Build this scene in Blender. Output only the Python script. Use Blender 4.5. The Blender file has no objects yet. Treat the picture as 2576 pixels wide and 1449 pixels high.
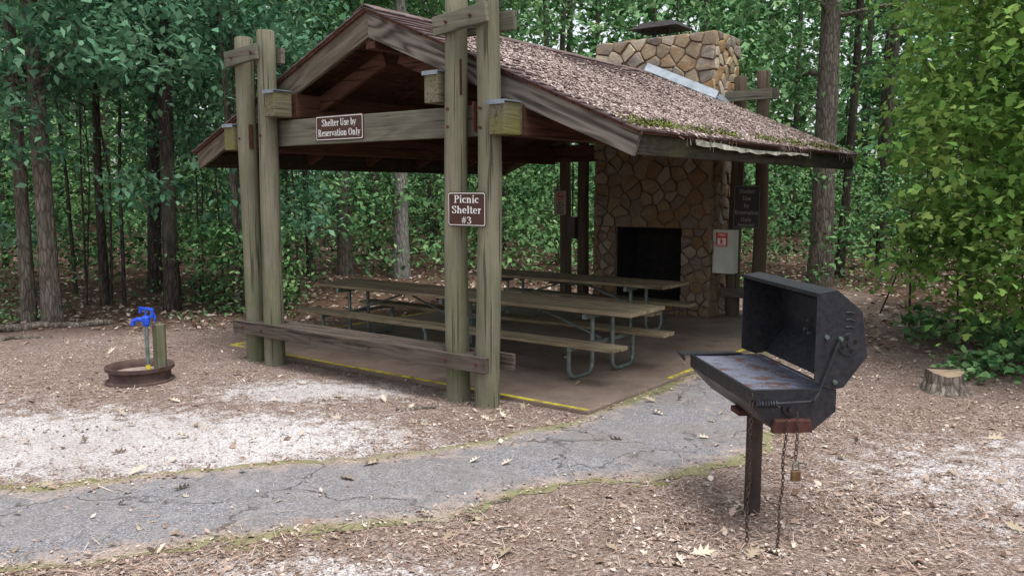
import bpy, math, random
import numpy as np
from mathutils import Vector, Matrix
random.seed(7)
rng = np.random.default_rng(7)
scene = bpy.context.scene
COL = scene.collection
H = 1.75
YAW = math.radians(37.25); PITCH = math.radians(6.54)
SY, CY = math.sin(YAW), math.cos(YAW)

def site(f, r):
    """site survey grid (forward, right of the path corner) -> world"""
    return (-SY*f + CY*r, CY*f + SY*r)

# ------------------------------------------------------------------ materials
class NT:
    def __init__(s, name):
        s.mat = bpy.data.materials.new(name); s.mat.use_nodes = True
        s.t = s.mat.node_tree; s.n = s.t.nodes; s.l = s.t.links
        s.b = s.n['Principled BSDF']; s.out = s.n['Material Output']
    def new(s, typ, **kw):
        nd = s.n.new(typ)
        for k, v in kw.items(): setattr(nd, k, v)
        return nd
    def link(s, a, b): s.l.new(a, b)
    def set(s, sock, v):
        if isinstance(v, bpy.types.NodeSocket): s.l.new(v, sock)
        else: sock.default_value = v
    def coord(s, kind='Object'):
        return s.new('ShaderNodeTexCoord').outputs[kind]
    def mapping(s, vec, scale=(1,1,1), rot=(0,0,0), loc=(0,0,0)):
        m = s.new('ShaderNodeMapping'); s.link(vec, m.inputs['Vector'])
        m.inputs['Scale'].default_value = scale; m.inputs['Rotation'].default_value = rot
        m.inputs['Location'].default_value = loc
        return m.outputs[0]
    def noise(s, vec, scale, detail=3, rough=.55, dist=0.0):
        m = s.new('ShaderNodeTexNoise'); s.link(vec, m.inputs['Vector'])
        m.inputs['Scale'].default_value = scale; m.inputs['Detail'].default_value = detail
        m.inputs['Roughness'].default_value = rough; m.inputs['Distortion'].default_value = dist
        return m.outputs['Fac']
    def voro(s, vec, scale, feature='F1'):
        m = s.new('ShaderNodeTexVoronoi', feature=feature); s.link(vec, m.inputs['Vector'])
        m.inputs['Scale'].default_value = scale
        return m
    def math(s, op, a, b=None, c=None, clamp=False):
        m = s.new('ShaderNodeMath', operation=op); m.use_clamp = clamp
        s.set(m.inputs[0], a)
        if b is not None: s.set(m.inputs[1], b)
        if c is not None: s.set(m.inputs[2], c)
        return m.outputs[0]
    def ramp(s, fac, stops, interp='LINEAR'):
        m = s.new('ShaderNodeValToRGB'); s.link(fac, m.inputs[0])
        cr = m.color_ramp; cr.interpolation = interp
        while len(cr.elements) < len(stops): cr.elements.new(.5)
        for e, (p, c) in zip(cr.elements, stops):
            e.position = p
            e.color = (c, c, c, 1) if isinstance(c, (int, float)) else (*c, 1)
        return m.outputs[0]
    def mix(s, fac, a, b, blend='MIX'):
        m = s.new('ShaderNodeMix', data_type='RGBA', blend_type=blend)
        s.set(m.inputs[0], fac)
        for i, v in ((6, a), (7, b)):
            if isinstance(v, tuple): m.inputs[i].default_value = (*v, 1)
            else: s.link(v, m.inputs[i])
        return m.outputs[2]
    def bump(s, h, strength=.4, dist=.01):
        m = s.new('ShaderNodeBump'); s.link(h, m.inputs['Height'])
        m.inputs['Strength'].default_value = strength; m.inputs['Distance'].default_value = dist
        s.link(m.outputs[0], s.b.inputs['Normal'])
    def attr(s, name):
        return s.new('ShaderNodeAttribute', attribute_name=name).outputs['Fac']
    def island(s):
        return s.new('ShaderNodeNewGeometry').outputs['Random Per Island']
    def fin(s, col, rough=.85, metal=0.0, spec=.3):
        s.set(s.b.inputs['Base Color'], col if not isinstance(col, tuple) else (*col, 1))
        s.set(s.b.inputs['Roughness'], rough); s.set(s.b.inputs['Metallic'], metal)
        s.b.inputs['Specular IOR Level'].default_value = spec
        return s.mat

def wood_mat(name, rot, c_dark, c_light, grain=.5, moss=.0, mosscol=(.10,.14,.04), contour=30, spec=.2, basemoss=False, blot=.6):
    m = NT(name)
    co = m.coord()
    isl = m.island()
    comb = m.new('ShaderNodeCombineXYZ')
    m.link(m.math('MULTIPLY', isl, 13.), comb.inputs[0]); m.link(m.math('MULTIPLY', isl, 7.), comb.inputs[1]); m.link(m.math('MULTIPLY', isl, 5.), comb.inputs[2])
    v = m.mapping(co, rot=rot)
    add = m.new('ShaderNodeVectorMath', operation='ADD'); m.link(v, add.inputs[0]); m.link(comb.outputs[0], add.inputs[1])
    v = add.outputs[0]
    big = m.noise(m.mapping(v, scale=(.5, 3.2, 3.2)), 1.6, 2, .4, .2)
    cont = m.math('SINE', m.math('MULTIPLY', big, float(contour)*3))
    cont = m.math('MULTIPLY_ADD', cont, .5, .5)
    fine = m.noise(m.mapping(v, scale=(1.2, 45, 45)), 2.0, 3, .6)
    blotn = m.noise(m.mapping(v, scale=(.6, 2, 2)), 2.2, 4, .6)
    f = m.math('ADD', m.math('MULTIPLY', cont, grain*.55), m.math('MULTIPLY', fine, 1-grain*.55))
    f = m.math('ADD', m.math('MULTIPLY', f, 1-blot*.5), m.math('MULTIPLY', blotn, blot*.5))
    f = m.math('ADD', f, m.math('MULTIPLY', m.math('SUBTRACT', isl, .5), .18))
    c = m.ramp(f, [(.25, c_dark), (.75, c_light)])
    ck = m.noise(m.mapping(v, scale=(.7, 22, 22)), 1.5, 2, .5)
    c = m.mix(m.ramp(ck, [(.60, 0.), (.66, .8)]), c, tuple(x*.35 for x in c_dark))
    if moss > 0:
        mn = m.noise(co, 2.6, 5, .65)
        fac = m.ramp(mn, [(.62-.25*moss, 0.), (.80-.2*moss, min(1., .35+moss*.5))])
        if basemoss:
            sep = m.new('ShaderNodeSeparateXYZ'); m.link(co, sep.inputs[0])
            hz = m.ramp(sep.outputs[2], [(0., .85), (1.0, .2)])
            fac = m.math('MULTIPLY', fac, m.math('MULTIPLY_ADD', hz, .9, .25), clamp=True)
        c = m.mix(fac, c, mosscol)
    m.bump(m.math('ADD', m.math('MULTIPLY', fine, .6), m.math('MULTIPLY', cont, .3)), .5, .006)
    return m.fin(c, .82, spec=spec)

RX, RY, RZ = (0,0,0), (0,0,math.radians(-90)), (0,math.radians(90),0)
A = math.atan2(1.207, 2.807)
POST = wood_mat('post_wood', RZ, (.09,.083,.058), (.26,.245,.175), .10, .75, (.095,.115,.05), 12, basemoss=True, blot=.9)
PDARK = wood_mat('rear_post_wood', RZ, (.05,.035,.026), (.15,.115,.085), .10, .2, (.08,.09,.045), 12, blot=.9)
WBEAM = wood_mat('beam_wood', RX, (.072,.066,.05), (.20,.19,.148), .3, .4, (.10,.115,.06), 18)
WEND = wood_mat('purlin_wood', RY, (.08,.07,.045), (.21,.185,.13), .4, .75, (.15,.145,.03), 26)
WRAKER = wood_mat('rake_wood_r', (0, -A, 0), (.055,.045,.038), (.27,.235,.20), .9, .15, (.12,.13,.07), 20)
WRAKEL = wood_mat('rake_wood_l', (0, A, 0), (.065,.05,.036), (.21,.18,.135), .5, .2, (.12,.12,.07), 16)
WEAVE = wood_mat('eave_wood', RY, (.022,.018,.015), (.085,.07,.052), .4, .6, (.07,.078,.03), 22)
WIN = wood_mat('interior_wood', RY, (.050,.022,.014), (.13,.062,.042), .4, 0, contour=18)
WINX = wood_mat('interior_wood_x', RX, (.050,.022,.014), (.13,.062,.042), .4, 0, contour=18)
WTAB = wood_mat('table_wood', RX, (.12,.095,.062), (.33,.27,.175), .45, .2, (.15,.14,.06), 22)
WBENCH = wood_mat('bench_wood', RX, (.05,.038,.032), (.15,.12,.10), .4, .2, (.10,.11,.05), 22)

def simple(name, c1, c2, scale=8., rough=.7, metal=0., bump=.0, spec=.4):
    m = NT(name); co = m.coord()
    n = m.noise(co, scale, 5, .6)
    c = m.ramp(n, [(.32, c1), (.68, c2)])
    if bump: m.bump(n, bump, .01)
    return m.fin(c, rough, metal, spec)

GALV = simple('galvanized_tube', (.10,.14,.13), (.22,.26,.24), 14, .5, .5)
FLASH = simple('flashing_metal', (.14,.17,.20), (.28,.32,.36), 6, .5, .3)
STRAP = simple('rusty_strap', (.05,.02,.012), (.11,.04,.025), 25, .8, .2, .3)
YEL = simple('yellow_paint', (.22,.17,.06), (.68,.58,.03), 11, .8)
BLUE = simple('blue_enamel', (.01,.05,.45), (.02,.10,.65), 10, .35)
RUST = simple('rusty_steel', (.05,.032,.028), (.13,.08,.066), 9, .8, .1, .4)
CHAIN = simple('chain_steel', (.03,.022,.020), (.10,.065,.05), 30, .6, .4, 0)
CHARC = simple('charcoal', (.012,.011,.011), (.05,.045,.045), 20, .9, 0, .5)
SOOT = simple('firebox_soot', (.006,.005,.005), (.022,.018,.016), 6, .95, 0, .3)
WHITE = simple('white_box_paint', (.45,.47,.42), (.60,.62,.56), 3, .5)
SIGNBR = simple('sign_brown', (.045,.016,.010), (.06,.022,.014), 5, .5)
SIGNBK = simple('sign_dark', (.018,.016,.016), (.035,.03,.03), 5, .5)
SIGNW = simple('sign_white', (.68,.68,.66), (.80,.80,.78), 5, .5)
SIGNDULL = simple('sign_dull', (.30,.28,.27), (.36,.34,.33), 5, .6)
TAN = simple('sign_tan', (.30,.25,.20), (.38,.32,.26), 5, .6)
RED = simple('red_paint', (.50,.03,.02), (.62,.05,.03), 10, .5)
BRASS = simple('padlock_brass', (.12,.07,.035), (.28,.18,.09), 30, .4, .7)
PVCW = simple('drip_edge', (.10,.09,.06), (.60,.60,.52), 9, .6, 0)
EBOX = simple('electrical_box', (.05,.04,.035), (.10,.08,.07), 5, .6, .2)

def m_grill():
    m = NT('grill_steel'); co = m.coord()
    n = m.noise(co, 7, 6, .65); n2 = m.noise(co, 40, 3, .6)
    sep = m.new('ShaderNodeSeparateXYZ'); m.link(co, sep.inputs[0])
    low = m.ramp(sep.outputs[2], [(.60, .35), (.72, .05), (1.0, 0.)])
    f = m.math('ADD', m.ramp(n, [(.58, 0.), (.78, .35)]), m.math('MULTIPLY', low, n2), clamp=True)
    c = m.mix(f, m.ramp(n2, [(.3, (.010,.011,.015)), (.7, (.030,.032,.040))]), (.09,.045,.035))
    m.bump(n2, .25, .003)
    return m.fin(c, m.ramp(n, [(.3,.36),(.7,.62)]), .2, .5)
GRILL = m_grill()
def m_grate():
    m = NT('grate_steel'); co = m.coord(); n = m.noise(co, 9, 5, .7)
    c = m.ramp(n, [(.50, (.20,.215,.28)), (.57, (.13,.11,.115)), (.66, (.20,.08,.045))])
    return m.fin(c, .5, .4, .5)
GRATE = m_grate()
GPOST = simple('grill_post_steel', (.025,.018,.017), (.07,.045,.04), 12, .7, .2, .2)

def m_ground():
    m = NT('ground_soil'); co = m.coord()
    n1 = m.noise(co, .9, 4, .6); n2 = m.noise(co, 7, 4, .65); n3 = m.noise(co, 60, 3, .7)
    red = m.ramp(n2, [(.3, (.165,.108,.086)), (.5, (.30,.215,.178)), (.72, (.43,.345,.30))])
    fl = m.voro(co, 75).outputs['Color']
    spk = m.ramp(fl, [(.12, (.12,.08,.064)), (.5, (.33,.255,.215)), (.88, (.66,.58,.53))])
    c = m.mix(.6, red, spk)
    c = m.mix(m.ramp(n3, [(.38, .7), (.54, 0.)]), c, (.11,.07,.052))
    gm = m.attr('gravel')
    pv = m.voro(co, 85); pc = m.ramp(pv.outputs['Color'], [(.1, (.48,.44,.44)), (.5, (.80,.77,.77)), (.9, (.93,.91,.91))])
    pc = m.mix(m.ramp(pv.outputs['Distance'], [(.40, 0.), (.80, .6)]), pc, (.30,.25,.23))
    gf = m.math('ADD', gm, m.math('MULTIPLY', m.math('SUBTRACT', n2, .5), 1.7))
    gf = m.math('ADD', gf, m.math('MULTIPLY', m.math('SUBTRACT', n3, .5), 1.5))
    gf = m.ramp(gf, [(.32, 0.), (.64, .95)])
    c = m.mix(gf, c, pc)
    ff = m.attr('forest')
    fc = m.ramp(n2, [(.3, (.05,.032,.022)), (.7, (.20,.125,.085))])
    c = m.mix(ff, c, fc)
    mf = m.ramp(m.math('ADD', m.attr('moss'), m.math('MULTIPLY', m.math('SUBTRACT', n2, .5), 2.6)), [(.65, 0.), (.90, .75)])
    c = m.mix(mf, c, m.ramp(n3, [(.3,(.13,.14,.03)), (.7,(.31,.31,.10))]))
    c = m.mix(m.ramp(n1, [(.32, .4), (.6, 0.)]), c, (.19,.125,.10))
    m.bump(n3, .9, .03)
    return m.fin(c, .95, spec=.1)
GROUND = m_ground()

def m_asphalt():
    m = NT('asphalt'); co = m.coord()
    n1 = m.noise(co, 1.3, 4, .6); n2 = m.noise(co, 7, 4, .7); n3 = m.noise(co, 90, 2, .7)
    v = m.voro(co, 130)
    c = m.ramp(v.outputs['Color'], [(.1,(.10,.097,.104)), (.55,(.185,.18,.192)), (.92,(.37,.36,.375))])
    c = m.mix(m.ramp(n1, [(.38, .0), (.62, .55)]), c, (.20,.172,.155))
    c = m.mix(m.ramp(n2, [(.50, .0), (.72, .45)]), c, (.33,.315,.32))
    dirt = m.ramp(m.math('ADD', m.attr('edge'), m.math('MULTIPLY', m.math('SUBTRACT', n2, .5), 2.2)), [(.30,0.),(.85,.95)])
    c = m.mix(dirt, c, m.ramp(n3, [(.3,(.19,.14,.115)),(.7,(.46,.385,.34))]))
    mo = m.ramp(m.math('MULTIPLY', m.attr('edge'), n1), [(.32,0.),(.46,.7)])
    c = m.mix(mo, c, (.17,.18,.055))
    wob = m.new('ShaderNodeVectorMath', operation='ADD')
    nn = m.new('ShaderNodeTexNoise'); m.link(co, nn.inputs['Vector']); nn.inputs['Scale'].default_value = 3.; nn.inputs['Detail'].default_value = 5
    sc = m.new('ShaderNodeVectorMath', operation='SCALE'); m.link(nn.outputs['Color'], sc.inputs[0]); sc.inputs['Scale'].default_value = .8
    m.link(co, wob.inputs[0]); m.link(sc.outputs[0], wob.inputs[1])
    flat = m.mapping(wob.outputs[0], scale=(1,1,.001))
    d = m.voro(flat, .70, 'DISTANCE_TO_EDGE').outputs['Distance']
    d2 = m.voro(flat, 2.8, 'DISTANCE_TO_EDGE').outputs['Distance']
    k = m.ramp(d, [(.004, .85), (.013, 0.)])
    k2 = m.math('MULTIPLY', m.ramp(d2, [(.006, .6), (.030, 0.)]), m.ramp(n1, [(.53, 0.), (.61, 1.)]))
    k = m.math('MAXIMUM', m.math('MULTIPLY', k, m.ramp(n2, [(.42,.1),(.54,.9)])), k2)
    c = m.mix(k, c, (.05,.042,.04))
    m.bump(m.math('SUBTRACT', m.math('MULTIPLY', n3, .5), k), .6, .008)
    return m.fin(c, .9, spec=.2)
ASPH = m_asphalt()

def m_slab():
    m = NT('stained_concrete'); co = m.coord()
    n1 = m.noise(co, .8, 5, .6); n2 = m.noise(co, 5, 6, .7); n3 = m.noise(co, 60, 3, .7)
    c = m.ramp(n1, [(.3,(.125,.088,.068)), (.6,(.24,.185,.15))])
    c = m.mix(m.ramp(n2, [(.45,0.),(.7,.6)]), c, (.10,.07,.055))
    c = m.mix(m.ramp(n3, [(.5,0.),(.8,.4)]), c, (.30,.25,.21))
    m.bump(n3, .3, .004)
    return m.fin(c, .8, spec=.25)
SLAB = m_slab()

def m_shingle():
    m = NT('asphalt_shingles'); co = m.coord()
    n2 = m.noise(co, 3, 5, .65); n3 = m.noise(co, 90, 3, .7)
    sep = m.new('ShaderNodeSeparateXYZ'); m.link(co, sep.inputs[0])
    isl = m.island()
    t = m.math('FLOOR', m.math('ADD', m.math('MULTIPLY', sep.outputs[1], 6.2), m.math('MULTIPLY', isl, 11.)))
    wn = m.new('ShaderNodeTexWhiteNoise', noise_dimensions='2D')
    cb = m.new('ShaderNodeCombineXYZ'); m.link(t, cb.inputs[0]); m.link(isl, cb.inputs[1]); m.link(cb.outputs[0], wn.inputs['Vector'])
    c = m.ramp(wn.outputs['Value'], [(.0,(.075,.052,.052)), (1.,(.165,.118,.114))])
    c = m.mix(m.ramp(n2, [(.45,0.),(.7,.55)]), c, (.20,.155,.145))
    c = m.mix(m.ramp(n3, [(.45,0.),(.8,.5)]), c, (.25,.20,.185))
    m.bump(n3, .5, .005)
    return m.fin(c, .9, spec=.15)
SHING = m_shingle()

def m_stone():
    m = NT('field_stone'); co = m.coord(); isl = m.island()
    c = m.ramp(isl, [(0,(.36,.29,.20)), (.16,(.48,.39,.26)), (.32,(.33,.195,.10)), (.46,(.27,.24,.21)), (.6,(.54,.48,.38)), (.74,(.36,.23,.12)), (.88,(.22,.185,.165)), (1.,(.48,.39,.26))], 'CONSTANT')
    n = m.noise(m.mapping(co, scale=(1,1,2.2)), 5, 6, .65, .6); n2 = m.noise(co, 30, 4, .6)
    c = m.mix(m.ramp(n, [(.42,0.),(.62,.65)]), c, m.ramp(isl, [(0,(.22,.17,.13)), (.5,(.48,.31,.15)), (1.,(.56,.51,.42))]))
    c = m.mix(m.ramp(n2, [(.45,0.),(.7,.3)]), c, (.13,.105,.085))
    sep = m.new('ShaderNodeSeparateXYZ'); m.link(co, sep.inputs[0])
    roof_shade = m.ramp(m.math('MULTIPLY_ADD', m.math('SUBTRACT', m.noise(co, 1.5, 3, .6), .5), .5, m.math('MULTIPLY', sep.outputs[2], .25)), [(.50,.55),(.72,.0)])
    c = m.mix(roof_shade, c, (.085,.048,.030))  # dimness under the roof painted into the lower stones as dark brown
    m.bump(m.math('ADD', n, n2), .5, .02)
    return m.fin(c, .85, spec=.2)
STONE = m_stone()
MORT = simple('mortar', (.09,.072,.058), (.23,.195,.155), 12, .95, 0, .5)

def leaf_mat(name, stops, trans=.0, noise_scale=.6, isw=.45, nw=1.1):
    m = NT(name); co = m.coord(); isl = m.island()
    f = m.math('ADD', m.math('MULTIPLY', isl, isw), m.math('MULTIPLY', m.noise(co, noise_scale, 1, .5), nw))
    f = m.math('SUBTRACT', f, (isw+nw)/2-.5)
    c = m.ramp(f, stops)
    d = m.new('ShaderNodeBsdfDiffuse'); m.link(c, d.inputs[0]); o = d.outputs[0]
    if trans:
        tr = m.new('ShaderNodeBsdfTranslucent'); m.link(c, tr.inputs[0])
        mx = m.new('ShaderNodeMixShader'); mx.inputs[0].default_value = trans
        m.link(o, mx.inputs[1]); m.link(tr.outputs[0], mx.inputs[2]); o = mx.outputs[0]
    m.n.remove(m.b)
    m.link(o, m.out.inputs[0])
    return m.mat
LF_BLUE = leaf_mat('leaf_oak_cool', [(.15,(.045,.125,.070)), (.5,(.12,.265,.155)), (.85,(.27,.46,.29))], .25, .9)
LF_MID = leaf_mat('leaf_mid', [(.15,(.038,.10,.040)), (.5,(.11,.235,.098)), (.85,(.29,.45,.20))], .25, .8)
LF_FAR = leaf_mat('leaf_far', [(.2,(.06,.14,.065)), (.5,(.14,.28,.125)), (.85,(.33,.48,.24))], .0, .3)
LF_YEL = leaf_mat('leaf_maple_warm', [(.15,(.06,.14,.032)), (.5,(.17,.31,.075)), (.85,(.40,.54,.16))], .35, 1.2)
LF_LOW = leaf_mat('leaf_ground_plants', [(.2,(.05,.125,.048)), (.55,(.13,.265,.105)), (.85,(.30,.45,.19))], .0, .9)
LITTER = leaf_mat('leaf_litter', [(.15,(.14,.09,.066)), (.40,(.30,.21,.165)), (.62,(.45,.355,.295)), (.85,(.66,.58,.51))], 0, 4., .6, .6)
STRAW = leaf_mat('pine_straw', [(.15,(.15,.095,.07)), (.45,(.33,.23,.18)), (.85,(.57,.46,.39))], 0, 4., .6, .6)
ROOFL = leaf_mat('roof_litter', [(.15,(.17,.118,.104)), (.45,(.36,.275,.25)), (.85,(.60,.51,.47))], 0, 3., .6, .6)
PALE = leaf_mat('fallen_oak_leaf', [(.15,(.25,.19,.13)), (.5,(.45,.38,.28)), (.85,(.60,.55,.45))], 0, 4., .6, .6)
MOSS = leaf_mat('moss_tuft', [(.2,(.07,.09,.02)), (.8,(.20,.23,.06))], 0, 4., .6, .6)

def bark_mat(name, c1, c2):
    m = NT(name); co = m.coord()
    v = m.mapping(co, scale=(1,1,.22))
    n = m.noise(v, 14, 4, .65, .8); n2 = m.noise(co, 1.1, 3, .6)
    vo = m.voro(v, 22, 'DISTANCE_TO_EDGE').outputs['Distance']
    c = m.ramp(n, [(.3, c1), (.7, c2)])
    c = m.mix(m.ramp(vo, [(0., .7), (.18, 0.)]), c, tuple(x*.4 for x in c1))
    c = m.mix(m.ramp(n2, [(.55, 0.), (.75, .4)]), c, (.12,.14,.09))
    m.bump(m.math('ADD', n, vo), .8, .03)
    return m.fin(c, .95, spec=.1)
BARK = bark_mat('bark_brown', (.08,.065,.055), (.25,.215,.18))
BARKD = bark_mat('bark_dark', (.035,.028,.025), (.12,.10,.085))
BARKG = bark_mat('bark_gray', (.20,.185,.165), (.48,.46,.42))
BARKP = bark_mat('bark_pine', (.10,.082,.07), (.31,.265,.225))

# ------------------------------------------------------------------ mesh builder
class MB:
    def __init__(s): s.v=[]; s.f=[]; s.m=[]
    def add(s, vs, fs, mi=0):
        o=len(s.v); s.v.extend([tuple(p) for p in vs]); s.f.extend([[i+o for i in f] for f in fs]); s.m.extend([mi]*len(fs)); return s
    def hexa(s, p, mi=0):
        return s.add(p, [(0,3,2,1),(4,5,6,7),(0,1,5,4),(1,2,6,5),(2,3,7,6),(3,0,4,7)], mi)
    def box(s, x0,x1,y0,y1,z0,z1, mi=0):
        return s.hexa([(x0,y0,z0),(x1,y0,z0),(x1,y1,z0),(x0,y1,z0),(x0,y0,z1),(x1,y0,z1),(x1,y1,z1),(x0,y1,z1)], mi)
    def beam(s, p0, p1, w, h, up=(0,0,1), mi=0):
        p0=Vector(p0); p1=Vector(p1); d=(p1-p0).normalized(); up=Vector(up); sd=d.cross(up).normalized(); u=sd.cross(d)
        q=[]
        for p in (p0,p1):
            for a,b in ((-1,-1),(1,-1),(1,1),(-1,1)): q.append(p+sd*a*w/2+u*b*h/2)
        return s.add(q, [(0,3,2,1),(4,5,6,7),(0,1,5,4),(1,2,6,5),(2,3,7,6),(3,0,4,7)], mi)
    def tube(s, pts, r, n=8, mi=0, closed=False):
        pts=[Vector(p) for p in pts]; N=len(pts); rs = r if hasattr(r,'__len__') else [r]*N
        vs=[]; prev=None
        for i,p in enumerate(pts):
            if closed: t=(pts[(i+1)%N]-pts[i-1]).normalized()
            else: t=(pts[min(i+1,N-1)]-pts[max(i-1,0)]).normalized()
            if prev is None:
                a=Vector((0,0,1)) if abs(t.z)<.9 else Vector((1,0,0)); u=t.cross(a).normalized()
            else: u=(prev-t*prev.dot(t)).normalized()
            prev=u; w=t.cross(u)
            for k in range(n):
                an=2*math.pi*k/n; vs.append(p+(u*math.cos(an)+w*math.sin(an))*rs[i])
        fs=[]
        for i in range(N if closed else N-1):
            j=(i+1)%N
            for k in range(n): fs.append((i*n+k, i*n+(k+1)%n, j*n+(k+1)%n, j*n+k))
        if not closed: fs.append(tuple(range(n))[::-1]); fs.append(tuple((N-1)*n+k for k in range(n)))
        return s.add(vs, fs, mi)
    def prism(s, poly, off, mi=0):
        n=len(poly); off=Vector(off); a=[Vector(p) for p in poly]; b=[p+off for p in a]
        fs=[tuple(range(n))[::-1], tuple(range(n,2*n))]+[(i,(i+1)%n,(i+1)%n+n,i+n) for i in range(n)]
        return s.add(a+b, fs, mi)
    def lathe(s, prof, c, n=32, mi=0):
        vs=[]
        for r,z in prof:
            for k in range(n):
                a=2*math.pi*k/n; vs.append((c[0]+r*math.cos(a), c[1]+r*math.sin(a), c[2]+z))
        fs=[(i*n+k,i*n+(k+1)%n,(i+1)*n+(k+1)%n,(i+1)*n+k) for i in range(len(prof)-1) for k in range(n)]
        return s.add(vs, fs, mi)
    def build(s, name, mats, parent=None, bevel=0., smooth=False):
        me=bpy.data.meshes.new(name); me.from_pydata(s.v, [], s.f)
        if not isinstance(mats,(list,tuple)): mats=[mats]
        for m in mats: me.materials.append(m)
        me.polygons.foreach_set('material_index', s.m)
        me.polygons.foreach_set('use_smooth', [smooth]*len(s.f))
        me.update(calc_edges=True)
        ob=bpy.data.objects.new(name, me); COL.objects.link(ob)
        if parent: ob.parent=parent
        if bevel:
            b=ob.modifiers.new('bevel','BEVEL'); b.width=bevel; b.segments=2; b.limit_method='ANGLE'; b.angle_limit=math.radians(40)
        if smooth:
            try: me.set_sharp_from_angle(angle=math.radians(40))
            except Exception: pass
        return ob

def empty(name, loc=(0,0,0)):
    e=bpy.data.objects.new(name, None); e.empty_display_size=.2; COL.objects.link(e); return e

def np_mesh(name, V, Fk, mat, parent=None, attrs=None):
    me=bpy.data.meshes.new(name); V=np.ascontiguousarray(V, dtype=np.float32); m,k=Fk.shape
    me.vertices.add(len(V)); me.vertices.foreach_set('co', V.ravel())
    me.loops.add(m*k); me.loops.foreach_set('vertex_index', Fk.astype(np.int32).ravel())
    me.polygons.add(m); me.polygons.foreach_set('loop_start', np.arange(0,m*k,k,dtype=np.int32))
    try: me.polygons.foreach_set('loop_total', np.full(m,k,dtype=np.int32))
    except Exception: pass
    me.update(calc_edges=True)
    if attrs:
        for nm,a in attrs.items():
            at=me.attributes.new(nm,'FLOAT','POINT'); at.data.foreach_set('value', a.astype(np.float32))
    me.materials.append(mat)
    ob=bpy.data.objects.new(name, me); COL.objects.link(ob)
    if parent: ob.parent=parent
    return ob

S_DIA = np.array([(0,0,0),(.30,.42,.06),(0,1,-.08),(-.30,.42,.06)])
S_HEX = np.array([(0,0,0),(.24,.22,.05),(.30,.55,.06),(0,1,-.1),(-.30,.55,.06),(-.24,.22,.05)])
S_MAPLE = np.array([(0,0,0),(.25,.10,.03),(.60,.38,.05),(.28,.50,.04),(.30,.80,.0),(0,1.1,-.1),(-.30,.80,.0),(-.28,.50,.04),(-.60,.38,.05),(-.25,.10,.03)])
S_OAK = np.array([(0,-.15,0),(.06,.05,.0),(.22,.12,.10),(.09,.26,.02),(.34,.42,.16),(.10,.50,.02),(.32,.78,.16),(.10,.74,.0),(0,1.05,.10),(-.10,.74,.0),(-.32,.78,.16),(-.10,.50,.02),(-.34,.42,.16),(-.09,.26,.02),(-.22,.12,.10),(-.06,.05,0)])
S_NEED = np.array([(-.5,0,0),(.5,0,0),(.5,1,0),(-.5,1,0)])

def leaves(name, P, size, shape, mat, parent=None, droop=(-20,30), roll=28, widthscale=1.):
    n=len(P)
    yaw=rng.uniform(0,2*np.pi,n); dr=np.radians(rng.normal(droop[0],droop[1],n)); ro=np.radians(rng.normal(0,roll,n))
    B=shape[None,:,:]*size[:,None,None]; B=B.copy(); B[:,:,0]*=widthscale
    x,y,z=B[:,:,0],B[:,:,1],B[:,:,2]
    c,s_=np.cos(ro)[:,None],np.sin(ro)[:,None]; x,z=x*c+z*s_,-x*s_+z*c
    c,s_=np.cos(dr)[:,None],np.sin(dr)[:,None]; y,z=y*c-z*s_,y*s_+z*c
    c,s_=np.cos(yaw)[:,None],np.sin(yaw)[:,None]; x,y=x*c-y*s_,x*s_+y*c
    V=np.stack([x,y,z],2)+P[:,None,:]
    k=shape.shape[0]
    return np_mesh(name, V.reshape(-1,3), np.arange(n*k).reshape(n,k), mat, parent)

def clump_points(C, rad, per, flat=.35):
    n=len(C); P=np.repeat(C,per,axis=0); g=rng.normal(0,.5,(n*per,3)); g[:,2]*=flat
    g[:,2]-= .18*(g[:,0]**2+g[:,1]**2)
    R=np.repeat(rad,per)[:,None]
    return P+g*R

def vnoise(P, scale, seed=0):
    r=np.random.default_rng(seed); out=np.zeros(len(P))
    for i in range(6):
        k=r.normal(0,1,3)*scale*(1+.5*i); out+=np.sin(P@k+r.uniform(0,6.28))/(1+.35*i)
    return out/3.2

def s2w(F,R,Z):
    return np.stack([-SY*F+CY*R, CY*F+SY*R, Z],1)

def in_poly(x,y,poly):
    inside=np.zeros(len(x),bool); n=len(poly)
    for i in range(n):
        x0,y0=poly[i]; x1,y1=poly[(i+1)%n]
        c=((y0>y)!=(y1>y))
        with np.errstate(divide='ignore',invalid='ignore'):
            xi=(x1-x0)*(y-y0)/(y1-y0+1e-12)+x0
        inside^= c&(x<xi)
    return inside
def dist_poly(x,y,poly):
    d=np.full(len(x),1e9); n=len(poly)
    for i in range(n):
        a=np.array(poly[i]); b=np.array(poly[(i+1)%n]); ab=b-a
        t=np.clip(((x-a[0])*ab[0]+(y-a[1])*ab[1])/(ab@ab+1e-12),0,1)
        d=np.minimum(d,np.hypot(x-a[0]-t*ab[0], y-a[1]-t*ab[1]))
    return d

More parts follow.
